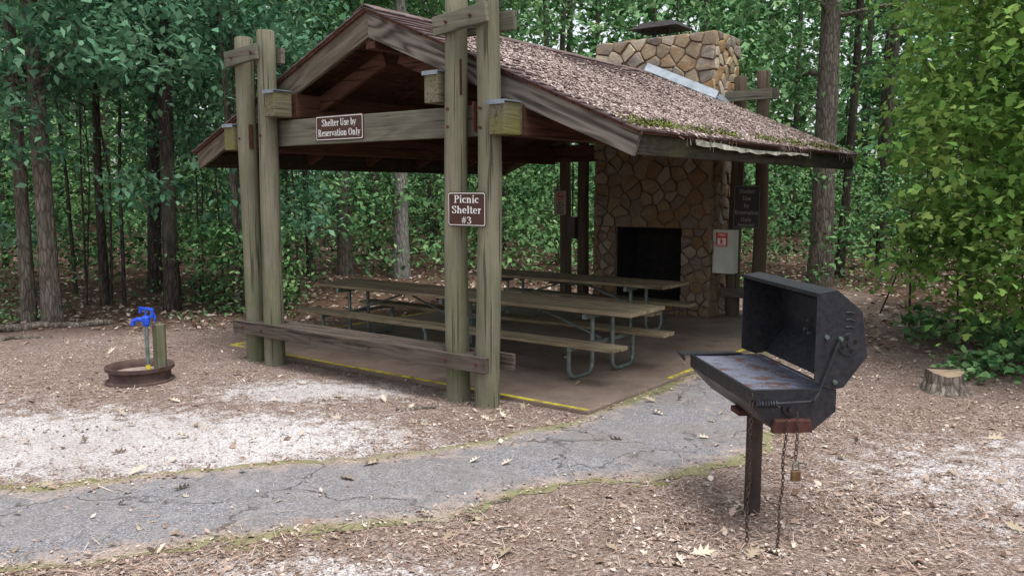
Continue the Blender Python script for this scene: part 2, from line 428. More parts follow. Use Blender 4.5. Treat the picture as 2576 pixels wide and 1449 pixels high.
# ------------------------------------------------------------------ path outline
up_fr=[(6.07,.15),(5.77,-.16),(5.54,-.56),(5.41,-1.16),(5.17,-1.89),(4.98,-2.41),(4.88,-3.08),(4.77,-3.72),(4.6,-6.0),(4.4,-10.)]
lo_fr=[(3.1,-10.),(3.3,-6.),(3.5,-3.6),(3.71,-2.37),(3.86,-1.886),(3.995,-1.358),(4.19,-.80),(4.435,-.28),(4.71,.03),(4.98,1.005),(5.5,1.74),(5.96,2.0),(6.9,2.28),(8.16,2.62)]
base=[(-3.435,5.50)]+[site(*p) for p in up_fr]+[site(*p) for p in lo_fr]+[(-3.41,9.05)]
def ragged(poly, step=.10, amp=.03):
    out=[]
    n=len(poly)
    for i in range(n):
        a=Vector(poly[i]); b=Vector(poly[(i+1)%n]); L=(b-a).length; k=max(1,int(L/step))
        straight = (i==n-1)
        for j in range(k):
            p=a.lerp(b,j/k)
            if not straight and j>0:
                q=(b-a).normalized(); nn=Vector((-q.y,q.x)); p=p+nn*(random.gauss(0,amp)+.05*math.sin(p.x*3.1+p.y*2.3))
            out.append((p.x,p.y))
    return out
PATH=ragged(base)
SLABR=(-8.2,-3.43,5.5,11.7)
RINGC=(-7.41,4.02)

# ------------------------------------------------------------------ ground
def axis(lo,hi,s,far):
    a=list(np.arange(lo,hi,s)); st=s; p=lo; left=[]
    while p>-far: st*=1.35; p-=st; left.append(p)
    p=a[-1]; st=s; right=[]
    while p<far: st*=1.35; p+=st; right.append(p)
    return np.array(left[::-1]+a+right)
gx=axis(-16,6,.11,420); gy=axis(-3,17,.11,420)
X,Y=np.meshgrid(gx,gy); X=X.ravel(); Y=Y.ravel()
F=-SY*X+CY*Y; R=CY*X+SY*Y
dpath=dist_poly(X,Y,PATH); inp=in_poly(X,Y,PATH)
P3=np.stack([X,Y,0*X],1)
bx=np.maximum(np.maximum(-8.4-X,X+3.3),np.maximum(5.0-Y,Y-11.8))
away=np.clip(np.minimum(np.where(inp,0,dpath), np.maximum(bx,0))/1.2,0,1)
dg=np.hypot(X+5,Y-6)
Z=np.where(inp,0,np.clip(dpath/.3,0,1))*.006+away*(.025*vnoise(P3,1.2,3)+.015*vnoise(P3,3.5,4)+.006)+np.clip((dg-11)/10,0,1)*(.25*vnoise(P3,.25,5)) + np.clip((dg-20)/60,0,1)*2.5*(1+.5*vnoise(P3,.05,6))
Z=np.where((inp)|(bx<0.05),-.001,Z)
def gravel_mask(F,R,full=True):
    ell=lambda f0,r0,fr,rr: np.clip(1.25-np.sqrt(((F-f0)/fr)**2+((R-r0)/rr)**2),0,1)
    l=[ell(5.75,-2.9,1.0,2.7),ell(7.25,-1.8,.6,1.2)*.72,ell(6.2,-5.2,1.2,2.2)*.6]
    if full: l+=[ell(4.9,3.3,1.2,1.9)*.60,ell(3.55,-1.0,.45,1.1)*.6]
    return np.maximum.reduce(l)
grav=gravel_mask(F,R)
fm=np.clip(np.maximum.reduce([(F-10.6-.15*R)/1.5*(R<0), (F-14)/1.5, (R-3.6-.15*F+.2)*(R>2)]),0,1)
moss=np.clip(1-dpath/.22,0,1)*(~inp)*(F<5.2)*np.where(vnoise(P3,1.6,8)>.05,1,0.)
nx,ny=len(gx),len(gy)
idx=np.arange(nx*ny).reshape(ny,nx)
FQ=np.stack([idx[:-1,:-1].ravel(),idx[:-1,1:].ravel(),idx[1:,1:].ravel(),idx[1:,:-1].ravel()],1)
g=np_mesh('ground', np.stack([X,Y,Z],1), FQ, GROUND, attrs={'gravel':grav,'forest':fm,'moss':moss})
g.data.polygons.foreach_set('use_smooth',[True]*len(g.data.polygons))

from mathutils.geometry import delaunay_2d_cdt
pin=[(x,y) for x in np.arange(-14,-1,.2) for y in np.arange(-6,10,.2)]
pa=np.array(pin); pa=pa+rng.uniform(-.04,.04,pa.shape); ok=in_poly(pa[:,0],pa[:,1],PATH)&(dist_poly(pa[:,0],pa[:,1],PATH)>.07)
allp=[Vector(p) for p in PATH]+[Vector(p) for p in pa[ok]]
res=delaunay_2d_cdt(allp, [(i,(i+1)%len(PATH)) for i in range(len(PATH))], [], 1, 1e-5)
vv,ff=res[0],res[2]
va=np.array([(p.x,p.y) for p in vv]); dd=dist_poly(va[:,0],va[:,1],PATH)
me=bpy.data.meshes.new('path'); me.from_pydata([(p.x,p.y,.0035+.004*min(1,float(d_)/.25)) for p,d_ in zip(vv,dd)],[],[list(f) for f in ff]); me.update()
at=me.attributes.new('edge','FLOAT','POINT'); at.data.foreach_set('value',np.clip(1-dd/.3,0,1).astype(np.float32))
me.materials.append(ASPH); ob=bpy.data.objects.new('asphalt_path',me); COL.objects.link(ob)
if ob.data.polygons[0].normal.z<0: me.flip_normals()

# ------------------------------------------------------------------ SHELTER
sh=empty('picnic_shelter')
b=MB(); b.box(SLABR[0],SLABR[1],SLABR[2],SLABR[3],-.1,.035); b.build('slab',SLAB,sh,.008)
b=MB(); b.box(-8.19,-3.44,5.505,5.545,.03,.039); b.box(-3.48,-3.44,6.95,11.6,.03,.039); b.box(-8.19,-8.14,5.56,11.6,.03,.039)
b.build('yellow_edge_line',YEL,sh)
def post(mb,x,y,h,r,seed):
    rr=random.Random(seed); pts=[];rs=[]
    for i in range(15):
        t=i/14; z=-.06+(h+.06)*t
        pts.append((x+.012*math.sin(t*5+seed), y+.012*math.cos(t*4+seed*2), z)); rs.append(r*(1.06-.14*t)*(1+rr.uniform(-.015,.015)))
    pts.append((pts[-1][0],pts[-1][1],h+.012)); rs.append(r*.84)
    mb.tube(pts,rs,22)
PP=[(-7.376,5.27,3.27),(-7.047,5.265,3.30),(-4.579,5.27,3.33),(-4.249,5.27,3.42),(-7.376,11.1,3.3),(-7.047,11.1,3.3),(-4.574,11.12,3.28),(-4.235,11.12,3.33)]
b=MB()
for i in range(4): post(b,*PP[i],.098,i*1.7)
b.build('posts',POST,sh,smooth=True)
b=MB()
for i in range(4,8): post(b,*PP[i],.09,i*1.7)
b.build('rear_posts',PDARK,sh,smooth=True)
b=MB()
for (xa,xb,t) in ((-7.53,-6.97,.02),(-4.70,-4.10,.035)):
    b.beam((xa,5.145,3.06+t*0),(xb-.05,5.145,3.06+t+.02),.045,.15); b.beam((xa+.05,5.395,3.08),(xb+.03,5.395,3.08),.045,.15)
b.beam((-4.72,10.99,3.02),(-4.08,10.99,3.03),.045,.14); b.beam((-4.72,11.25,3.05),(-4.08,11.25,3.05),.045,.14)
b.build('post_tie_boards',WBEAM,sh,.006)
b=MB(); b.box(-7.62,-4.02,5.375,5.425,2.20,2.45); b.build('gable_beam',WBEAM,sh,.005)
b=MB(); b.box(-7.6,-6.7,10.93,10.98,2.2,2.45); b.box(-4.73,-4.0,10.93,10.98,2.2,2.45);b.build('rear_beam',WINX,sh,.005)
XC=-5.77; ZR=3.42; SL=1.207/2.807
def roofz(x): return ZR-SL*abs(x-XC)
pur=[(-4.15,-4.0,2.19,2.44),(-4.83,-4.68,2.47,2.715),(-7.63,-7.48,2.17,2.42),(-6.945,-6.80,2.47,2.715)]
b=MB(); c=MB(); cap=MB()
for k,(x0,x1,z0,z1) in enumerate(pur):
    b.box(x0,x1,5.16,5.372,z0,z1)
    c.box(x0,x1,5.428,10.95,z0,z1-.01)
    cap.box(x0-.012,x1+.012,5.145,5.371,z1+.001,z1+.012); cap.box(x0-.012,x1+.012,5.143,5.149,z1-.022,z1+.002)
b.build('purlin_ends',WEND,sh,.006); cap.build('metal_caps',FLASH,sh)
c.box(XC-.06,XC+.06,5.46,10.9,ZR-.38,ZR-.12)
c.build('purlins',WIN,sh,.004)
b=MB()
for (x,z) in ((-4.249,2.25),(-4.249,2.40),(-4.579,2.27),(-4.579,2.41),(-7.05,2.3),(-7.376,2.28),(-4.30,3.1),(-4.55,3.08),(-7.08,3.09),(-7.40,3.07)):
    y=5.168 if z<3 else 5.116
    b.tube([(x,y+.01,z),(x,y-.012,z)],.013,8)
b.beam((-4.485,5.235,2.52),(-4.485,5.235,2.80),.008,.05,up=(0,1,0)); b.beam((-4.352,5.235,2.22),(-4.352,5.235,2.46),.008,.05,up=(0,1,0)); b.beam((-7.28,5.235,2.18),(-7.28,5.235,2.42),.008,.05,up=(0,1,0))
b.build('straps_and_bolts',STRAP,sh)
b=MB()
zt=ZR-.028
for yy in (5.43,10.955):
    b.prism([(XC,yy,zt),(-2.968,yy,zt-SL*2.802),(-3.03,yy,zt-SL*2.802-.18),(XC,yy,zt-.255)],(0,.042,0))
b.build('rake_board_right',WRAKER,sh,.004)
b=MB()
for yy in (5.43,10.955):
    b.prism([(XC-.0,yy,zt),(XC,yy,zt-.255),(2*XC+3.03,yy,zt-SL*2.802-.18),(2*XC+2.968,yy,zt-SL*2.802)],(0,.042,0))
b.build('rake_board_left',WRAKEL,sh,.004)
b=MB()
for x in (-3.05,2*XC+3.05-.04):
    b.box(x,x+.04,5.475,10.95,roofz(-3.03)-.225,roofz(-3.03)-.055)
b.build('eave_boards',WEAVE,sh,.006)
b=MB()
nb=20
for sgn in (1,-1):
    for i in range(nb):
        t0=i/nb*2.80; t1=(i+1)/nb*2.80-.006
        pts=[]
        for y in (5.40,11.02):
            pts+= [(XC+sgn*t0,y,ZR-.052-SL*t0),(XC+sgn*t1,y,ZR-.052-SL*t1),(XC+sgn*t1,y,ZR-.028-SL*t1),(XC+sgn*t0,y,ZR-.028-SL*t0)]
        b.hexa([pts[0],pts[1],pts[5],pts[4],pts[3],pts[2],pts[6],pts[7]])
b.build('roof_deck',WIN,sh)
b=MB()
for y in np.arange(5.95,10.9,.98):
    for sgn in (1,-1):
        b.beam((XC+sgn*.05,y,ZR-.125-SL*.05),(XC+sgn*2.70,y,ZR-.125-SL*2.70),.045,.13)
for sgn in (1,-1):
    b.beam((XC+sgn*.1,5.75,ZR-.42),(XC+sgn*1.35,5.75,2.5),.05,.14)
b.build('rafters',WINX,sh,.004)
b=MB(); nc=22; Ls=3.065; e=Ls/nc
cs,sn=math.cos(A),math.sin(A)
for sgn in (1,-1):
    for i in range(nc):
        s0=i*e-.02; s1=(i+1)*e+.004
        if i==0: s0=0
        def P(s_,hh,y): return (XC+sgn*(s_*cs+hh*sn), y, ZR-.026-s_*sn+hh*cs)
        h0,h1=.003,.016
        segs=30
        ys=np.linspace(5.385,11.04,segs+1)
        jit=[random.uniform(-.006,.006) for _ in range(segs+1)]
        vs=[];fs=[]
        for k,y in enumerate(ys):
            vs+= [P(s0,0,y),P(s0,h0,y),P(s1+jit[k],h1+abs(jit[k]),y),P(s1+jit[k],.001,y)]
        for k in range(segs):
            o=4*k
            for q in range(4): fs.append((o+q,o+(q+1)%4,o+4+(q+1)%4,o+4+q))
        fs.append((0,1,2,3)); fs.append(tuple(len(vs)-4+q for q in (3,2,1,0)))
        b.add(vs,fs)
b.build('shingle_roof',SHING,sh)
b=MB(); y=5.385
while y<11.0:
    for sgn in (1,-1):
        b.prism([(XC,y,ZR-.006),(XC+sgn*.14,y,ZR-.006-SL*.14+.003),(XC+sgn*.14,y,ZR+.002-SL*.14+.003),(XC,y,ZR+.006)],(0,min(.2,11.04-y),.004))
    y+=.19
b.build('ridge_cap',SHING,sh)
b=MB(); pts=[]
for i in range(25):
    t=i/24; pts.append((-2.962+.014*math.sin(t*9)+.008*random.random(),6.33+2.75*t,2.165-.035*t-.018*math.sin(t*4)+random.uniform(-.004,.004)))
for i in range(24):
    p,q=pts[i],pts[i+1]
    w0=.045*(1-.6*i/24)+.008*math.sin(i*1.7); w1=.045*(1-.6*(i+1)/24)+.008*math.sin((i+1)*1.7)
    b.add([p,q,(q[0]+.006,q[1],q[2]-w1),(p[0]+.006,p[1],p[2]-w0),(p[0]-.03,p[1],p[2]+.004),(q[0]-.03,q[1],q[2]+.004)],[(0,1,2,3),(0,4,5,1)])
b.build('drip_edge',PVCW,sh)
def roof_scatter(n,shape,mat,name,size,ws=1.,sgn=1,lo=.35):
    y=rng.uniform(5.42,11.0,n); s_=Ls*rng.uniform(0,1,n)
    t=s_/Ls
    q3=np.stack([s_*1.0,y,0*y],1)
    dens=.40+.35*vnoise(q3,1.3,21)+.3*vnoise(q3,4,22)+ lo*np.clip(t*1.6-.3,0,1) -.3*np.clip((5.9-y)*2,0,1)-.40*np.clip(.30-t,0,.30)/.30
    keep=rng.uniform(0,1,n)<dens
    y=y[keep]; s_=s_[keep]; n=len(y)
    P_=np.stack([XC+sgn*(s_*cs+.02*sn),y,ZR-.026-s_*sn+.020*cs+rng.uniform(0,.007,n)],1)
    o=leaves(name,P_,size*rng.uniform(.6,1.3,n),shape,mat,sh,droop=(0,8),roll=8,widthscale=ws)
    me=o.data; co=np.empty(len(me.vertices)*3,np.float32); me.vertices.foreach_get('co',co); co=co.reshape(-1,3)
    k=shape.shape[0]; cx=np.repeat(P_[:,0],k); co[:,2]-=sgn*SL*(co[:,0]-cx); me.vertices.foreach_set('co',co.ravel()); me.update()
roof_scatter(42000,S_DIA,ROOFL,'roof_leaf_litter',.036,1,1)
roof_scatter(14000,S_NEED,ROOFL,'roof_straw',.07,.045,1)
roof_scatter(3000,S_DIA,ROOFL,'roof_leaf_litter_left',.04,1,-1)
n=500; yy=rng.uniform(5.5,11,n)
keep=rng.uniform(0,1,n)<(.35+.6*np.sin(yy*3.1)); yy=yy[keep]; n=len(yy)
leaves('eave_straw',np.stack([np.full(n,-2.96)+rng.normal(0,.012,n),yy,np.full(n,2.205)-rng.uniform(0,.03,n)],1),.08*rng.uniform(.5,1.3,n),S_NEED,ROOFL,sh,droop=(-50,35),widthscale=.04)
n=1300; yy=rng.choice([5.55,5.8,6.0,6.6,7.2,8.1,8.9,9.6,10.2],n)+rng.normal(0,.13,n); yy=np.clip(yy,5.4,11); xx=-2.985-np.abs(rng.normal(0,.07,n))
leaves('eave_moss',np.stack([xx,yy,2.228+SL*(-2.985-xx)+rng.uniform(0,.02,n)],1),.03*rng.uniform(.6,1.3,n),S_DIA,MOSS,sh,droop=(10,40))

b=MB(); b.box(-7.53,-4.15,5.11,5.155,.30,.43); b.box(-7.53,-4.10,5.40,5.445,.29,.425); b.build('bench_side_boards',WBENCH,sh,.005)
b=MB()
for k in range(4):
    y0=5.16+k*.06
    b.box(-6.945,-4.685,y0,y0+.052,.385,.422+.003*(k%2))
    b.box(-7.27,-7.15,y0,y0+.052,.385,.422); b.box(-4.475,-4.352,y0,y0+.052,.385,.422)
b.box(-7.52,-7.48,5.157,5.398,.33,.42)
b.build('bench_slats',WBENCH,sh,.004)
b=MB()
for x in (-7.36,-7.05,-6.3,-5.5,-4.58,-4.25): b.tube([(x,5.115,.37),(x,5.10,.37)],.014,8)
b.build('bench_bolts',STRAP,sh)
b=MB(); b.box(-7.6,-6.72,10.96,11.0,.3,.43); b.box(-4.70,-4.12,10.965,11.005,.3,.43); b.box(-4.70,-4.12,11.23,11.27,.3,.43); b.box(-4.70,-4.12,11.01,11.22,.385,.42)
b.build('rear_bench',WBENCH,sh,.004)

# ------------------------------------------------------------------ CHIMNEY / FIREPLACE
CX0,CX1,CYf,CYb,CZ=-6.61,-4.81,10.78,11.58,3.86
OX0,OX1,OZ0,OZ1=-6.265,-5.215,.22,1.24
b=MB()
b.box(CX0,OX0,CYf,CYb,0,CZ); b.box(OX1,CX1,CYf,CYb,0,CZ); b.box(OX0,OX1,CYf,CYb,OZ1,CZ); b.box(OX0,OX1,CYf+.6,CYb,0,OZ1); b.box(OX0,OX1,CYf-.02,CYf+.6,0,OZ0)
b.build('chimney_mortar_core',MORT,sh)
b=MB()
b.box(OX0+.001,OX0+.02,CYf+.03,CYf+.6,OZ0,OZ1); b.box(OX1-.02,OX1-.001,CYf+.03,CYf+.6,OZ0,OZ1); b.box(OX0+.02,OX1-.02,CYf+.57,CYf+.6,OZ0,OZ1); b.box(OX0+.02,OX1-.02,CYf+.03,CYf+.57,OZ1-.02,OZ1-.001); b.box(OX0+.02,OX1-.02,CYf+.03,CYf+.57,OZ0+.001,OZ0+.02)
b.build('firebox_lining',SOOT,sh)
def clip(poly,nx_,ny_,c):
    out=[]; n=len(poly)
    for i in range(n):
        p=poly[i];q=poly[(i+1)%n]; dp=p[0]*nx_+p[1]*ny_-c; dq=q[0]*nx_+q[1]*ny_-c
        if dp<=0: out.append(p)
        if dp*dq<0: t=dp/(dp-dq); out.append((p[0]+(q[0]-p[0])*t,p[1]+(q[1]-p[1])*t))
    return out
def stones(mb,u0,u1,v0,v1,size,fn,gap=.008):
    seeds=[]; tries=0
    while tries<2500:
        tries+=1; p=(random.uniform(u0,u1),random.uniform(v0,v1))
        mn=size*random.uniform(.42,1.3)
        if all(math.hypot((p[0]-q[0])*.8,p[1]-q[1])>mn for q in seeds): seeds.append(p)
    for i,p in enumerate(seeds):
        poly=[(u0+.004,v0+.004),(u1-.004,v0+.004),(u1-.004,v1-.004),(u0+.004,v1-.004)]
        for j,q in enumerate(seeds):
            if i==j: continue
            dx,dy=q[0]-p[0],q[1]-p[1]; L=math.hypot(dx,dy)
            if L>size*4: continue
            dx/=L;dy/=L; c_=(p[0]+q[0])/2*dx+(p[1]+q[1])/2*dy-gap
            poly=clip(poly,dx,dy,c_)
            if len(poly)<3: break
        if len(poly)<3: continue
        ch=[]
        n=len(poly)
        for k in range(n):
            a=poly[k];c2=poly[(k+1)%n]; w1=random.uniform(.05,.17);w2=1-random.uniform(.05,.17)
            ch+=[(a[0]+(c2[0]-a[0])*w1,a[1]+(c2[1]-a[1])*w1),(a[0]+(c2[0]-a[0])*w2,a[1]+(c2[1]-a[1])*w2)]
        n=len(ch); cx=sum(q[0] for q in ch)/n; cy=sum(q[1] for q in ch)/n
        d=random.uniform(.02,.05); tx,ty=random.uniform(-.14,.14),random.uniform(-.14,.14)
        def ring(k_,dd): return [fn(cx+(q[0]-cx)*k_,cy+(q[1]-cy)*k_,dd+(tx*(q[0]-cx)+ty*(q[1]-cy))*(dd>0)) for q in ch]
        vs=ring(1,-.01)+ring(1,d*.6)+ring(.94,d*.92)+ring(.8,d)
        fs=[(r*n+k,r*n+(k+1)%n,(r+1)*n+(k+1)%n,(r+1)*n+k) for r in range(3) for k in range(n)]+[tuple(3*n+k for k in range(n))]
        mb.add(vs,fs)
b=MB()
ff_=lambda u,v,d:(u,CYf-d,v)
stones(b,CX0-.035,OX0,0,OZ1,.20,ff_); stones(b,OX1,CX1+.035,0,OZ1,.20,ff_); stones(b,CX0-.035,CX1+.035,OZ1,CZ+.02,.25,ff_); stones(b,OX0,OX1,0,OZ0,.2,lambda u,v,d:(u,CYf-.02-d,v))
stones(b,CYf-.03,CYb+.03,0,CZ+.02,.21,lambda u,v,d:(CX1+d,u,v))
stones(b,CYf-.03,CYb+.03,0,CZ+.02,.26,lambda u,v,d:(CX0-d,u,v))
stones(b,CX0,CX1,0,CZ,.3,lambda u,v,d:(u,CYb+d,v))
stones(b,CX0,CX1,CYf,CYb,.25,lambda u,v,d:(u,v,CZ+d*.6))
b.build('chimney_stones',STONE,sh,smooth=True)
b=MB()
cx_,cy_=-5.80,11.18
b.box(cx_-.26,cx_+.26,cy_-.2,cy_+.2,CZ,CZ+.07)
for dx in (-.22,0,.22):
    for dy in (-.17,.17): b.box(cx_+dx-.01,cx_+dx+.01,cy_+dy-.01,cy_+dy+.01,CZ+.07,CZ+.2)
t=CZ+.19
b.add([(cx_-.38,cy_-.3,t),(cx_+.38,cy_-.3,t),(cx_+.38,cy_+.3,t),(cx_-.38,cy_+.3,t),(cx_-.24,cy_-.15,t+.10),(cx_+.24,cy_-.15,t+.10),(cx_+.24,cy_+.15,t+.10),(cx_-.24,cy_+.15,t+.10)],[(0,3,2,1),(4,5,6,7),(0,1,5,4),(1,2,6,5),(2,3,7,6),(3,0,4,7)])
b.build('chimney_cap',CHARC,sh)
b=MB()
x0,x1=-5.77,-4.70
b.hexa([(x0,CYf-.16,roofz(x0)-.0),(x1,CYf-.16,roofz(x1)-.0),(x1,CYf-.05,roofz(x1)+.02),(x0,CYf-.05,roofz(x0)+.02),(x0,CYf-.16,roofz(x0)+.012),(x1,CYf-.16,roofz(x1)+.012),(x1,CYf-.06,roofz(x1)+.12),(x0,CYf-.06,roofz(x0)+.12)])
b.hexa([(-4.76,CYf-.12,roofz(-4.76)),(-4.64,CYf-.12,roofz(-4.64)),(-4.64,11.04,roofz(-4.64)),(-4.76,11.04,roofz(-4.76)),(-4.76,CYf-.12,roofz(-4.76)+.07),(-4.64,CYf-.12,roofz(-4.64)+.012),(-4.64,11.04,roofz(-4.64)+.012),(-4.76,11.04,roofz(-4.76)+.07)])
b.build('flashing',FLASH,sh,.004)

# ------------------------------------------------------------------ TABLES
def table(name,x0,x1,yc,frames,zt=.68,zs=.40):
    e=empty(name)
    b=MB()
    for k in range(4):
        ya=yc-.335+k*.169
        b.box(x0+random.uniform(-.01,.01),x1+random.uniform(-.012,.012),ya,ya+.162,zt-.036,zt+random.uniform(-.002,.002))
    b.build('table_top',WTAB,e,.006)
    b=MB()
    for sg in (-1,1):
        for k in range(2):
            ya=yc+sg*.475-.115+k*.117; b.box(x0+.01+random.uniform(-.01,.01),x1-.01+random.uniform(-.01,.01),ya,ya+.111,zs-.036,zs)
    b.build('seats',WTAB,e,.006)
    b=MB(); r=.021; g0=.035+r
    for x in frames:
        for sg in (-1,1):
            ys=yc+sg*.50; yi=yc+sg*.10; xx=x+sg*.05
            pts=[(xx,ys,zs-.036)]
            rad=.1
            pts.append((xx,ys,g0+rad))
            for a in range(1,7):
                an=a/6*math.pi/2; pts.append((xx,ys-sg*rad*(1-math.cos(an)),g0+rad*(1-math.sin(an))))
            for a in range(0,7):
                an=a/6*math.pi/2; pts.append((xx,yi+sg*rad*(1-math.sin(an)),g0+rad*(1-math.cos(an))))
            pts.append((xx,yi,zt-.036))
            b.tube(pts,r,10)
            b.beam((x,yc+sg*.06,zt-.07),(x,yc+sg*.33,zt-.07),.04,.04)
        b.beam((x,yc-.58,zs-.055),(x,yc+.58,zs-.055),.035,.035)
        b.beam((x,yc-.32,zt-.055),(x,yc+.32,zt-.055),.035,.035)
    for i in range(len(frames)):
        for sg in (-1,1):
            xm=frames[i]+sg*.85
            if x0-.1<xm<x1+.1: b.tube([(frames[i]+sg*.02,yc,zs-.03),(xm,yc,zt-.05)],.012,8)
    b.build('frame',GALV,e,smooth=True)
    return e
table('picnic_table',-7.85,-3.6,6.785,[-7.45,-5.85,-4.08])
table('picnic_table',-7.2,-4.35,8.885,[-6.7,-4.85])

# ------------------------------------------------------------------ SIGNS (serif lettering cut as flat shapes)
def cr(pts,n=5):
    out=[]
    for i in range(len(pts)-1):
        p0=pts[max(i-1,0)];p1=pts[i];p2=pts[i+1];p3=pts[min(i+2,len(pts)-1)]
        for k in range(n):
            t=k/n
            out.append(tuple(.5*((2*p1[j])+(-p0[j]+p2[j])*t+(2*p0[j]-5*p1[j]+4*p2[j]-p3[j])*t*t+(-p0[j]+3*p1[j]-3*p2[j]+p3[j])*t**3) for j in (0,1)))
    out.append(pts[-1]); return out
def arc(cx,cy,rx,ry,a0,a1,n=18): return [(cx+rx*math.cos(math.radians(a0+(a1-a0)*k/n)),cy+ry*math.sin(math.radians(a0+(a1-a0)*k/n))) for k in range(n+1)]
def serif(x,y,w=.17,h=.035): return ('bar',[(x-w,y+(h if y<.1 else -h)),(x+w,y+(h if y<.1 else -h))],.07)
def stem(x,y0,y1): return ('bar',[(x,y0),(x,y1)],.17)
XH=.68
Sc=[(.60,.74),(.57,.92),(.38,.965),(.18,.90),(.15,.74),(.32,.58),(.52,.46),(.62,.28),(.56,.09),(.36,.035),(.17,.09),(.13,.27)]
G={'P':([stem(.22,0,1),('c',[(.24,.965)]+arc(.42,.735,.24,.23,90,-90)+[(.24,.505)],0),serif(.22,0),serif(.20,1,.15)],.80),
'R':([stem(.22,0,1),('c',[(.24,.965)]+arc(.40,.735,.24,.23,90,-90)+[(.24,.505)],0),('bar',[(.42,.5),(.70,.03)],.16),serif(.22,0),serif(.76,0,.12),serif(.20,1,.15)],.92),
'S':([('c',cr(Sc),0)],.76),
'U':([stem(.22,.33,1),('c',[(.22,.36)]+arc(.47,.33,.25,.30,180,360)+[(.72,.36)],0),('bar',[(.72,.33),(.72,1)],.09),serif(.22,1),serif(.72,1,.14)],.94),
'O':([('c',arc(.47,.5,.34,.465,0,360,28),0)],.94),
'i':([stem(.2,0,XH),serif(.2,0,.15),('bar',[(.04,XH-.035),(.2,XH-.035)],.07),('bar',[(.2,.82),(.2,1.0)],.18)],.40),
'l':([stem(.2,0,1),serif(.2,0,.15),('bar',[(.04,.965),(.2,.965)],.07)],.40),
'h':([stem(.2,0,1),serif(.2,0,.14),serif(.58,0,.14),('bar',[(.04,.965),(.2,.965)],.07),('c',cr([(.24,.50),(.34,.62),(.48,.62),(.58,.50)]),0),stem(.58,0,.52)],.80),
'n':([stem(.2,0,XH),serif(.2,0,.14),serif(.58,0,.14),('bar',[(.04,.645),(.2,.645)],.07),('c',cr([(.24,.50),(.34,.62),(.48,.62),(.58,.50)]),0),stem(.58,0,.52)],.80),
'r':([stem(.2,0,XH),serif(.2,0,.15),('bar',[(.04,.645),(.2,.645)],.07),('c',cr([(.24,.46),(.32,.60),(.44,.60)]),0),('bar',[(.44,.50),(.44,.64)],.12)],.54),
'c':([('c',arc(.34,.34,.23,.305,50,315),0),('bar',[(.49,.46),(.49,.60)],.12)],.60),
'e':([('c',arc(.34,.34,.23,.305,10,318),0),('bar',[(.14,.37),(.56,.37)],.06)],.66),
't':([('bar',[(.22,.9),(.22,.16)],.16),('c',cr([(.22,.18),(.26,.05),(.36,.04),(.44,.12)]),0),('bar',[(.04,.635),(.42,.635)],.07)],.48),
's':([('c',cr([(x*.78,y*.68) for x,y in Sc]),0)],.56),
'b':([stem(.2,0,1),('bar',[(.04,.965),(.2,.965)],.07),('c',arc(.38,.34,.23,.305,150,-150),0)],.70),
'y':([('bar',[(.14,.64),(.36,.10)],.15),('bar',[(.58,.64),(.36,.08),(.26,-.14),(.12,-.2)],.08),serif(.14,XH,.13),serif(.58,XH,.11)],.70),
'v':([('bar',[(.14,.64),(.35,.06)],.15),('bar',[(.57,.64),(.36,.06)],.08),serif(.14,XH,.13),serif(.57,XH,.11)],.68),
'a':([('c',cr([(.14,.52),(.26,.64),(.42,.60),(.47,.44)]),0),('bar',[(.47,.46),(.47,.10),(.58,.04)],.15),('c',arc(.30,.19,.16,.155,60,300),0)],.64),
'o':([('c',arc(.36,.34,.25,.305,0,360,24),0)],.72),
'#':([('bar',[(.24,0),(.36,1)],.08),('bar',[(.50,0),(.62,1)],.08),('bar',[(.08,.64),(.78,.64)],.08),('bar',[(.06,.34),(.76,.34)],.08)],.86),
'3':([('c',cr([(.12,.80),(.20,.94),(.40,.95),(.52,.76),(.42,.57),(.27,.53)]),0),('c',cr([(.27,.53),(.48,.47),(.60,.27),(.48,.06),(.25,.04),(.10,.16)]),0)],.72),
' ':([],.34)}
def stext(body,cx,cz,y,cap,width,mat,parent):
    adv=sum(G[ch][1] for ch in body); sx=width/adv; x=cx-width/2; z0=cz-cap/2; b=MB(); k=0
    for ch in body:
        for (kind,pts,w) in G[ch][0]:
            k+=1; n=len(pts); L=[];Rr=[]
            for i in range(n):
                a=pts[max(i-1,0)];c_=pts[min(i+1,n-1)]; dx,dy=c_[0]-a[0],c_[1]-a[1]; l=math.hypot(dx,dy) or 1; dx/=l;dy/=l
                ww=w if kind=='bar' else .07+.11*dy*dy
                L.append((pts[i][0]-dy*ww/2,pts[i][1]+dx*ww/2)); Rr.append((pts[i][0]+dy*ww/2,pts[i][1]-dx*ww/2))
            vs=[(x+p[0]*sx,y-.00012*(k%9),z0+p[1]*cap) for p in L+Rr]
            b.add(vs,[(i,i+1,n+i+1,n+i) for i in range(n-1)])
        x+=G[ch][1]*sx
    return b.build('lettering',mat,parent)
def rrect(cx,cz,w,h,r,n=5):
    pts=[]
    for (sx,sz,a0) in ((1,-1,-90),(1,1,0),(-1,1,90),(-1,-1,180)):
        for k in range(n+1):
            a=math.radians(a0+90*k/n); pts.append((cx+sx*(w/2-r)+r*math.cos(a), cz+sz*(h/2-r)+r*math.sin(a)))
    return pts
def plate(name,cx,cz,y,w,h,r,mat,parent,th=.003):
    b=MB(); b.prism([(p[0],y,p[1]) for p in rrect(cx,cz,w,h,r)],(0,-th,0)); return b.build(name,mat,parent)
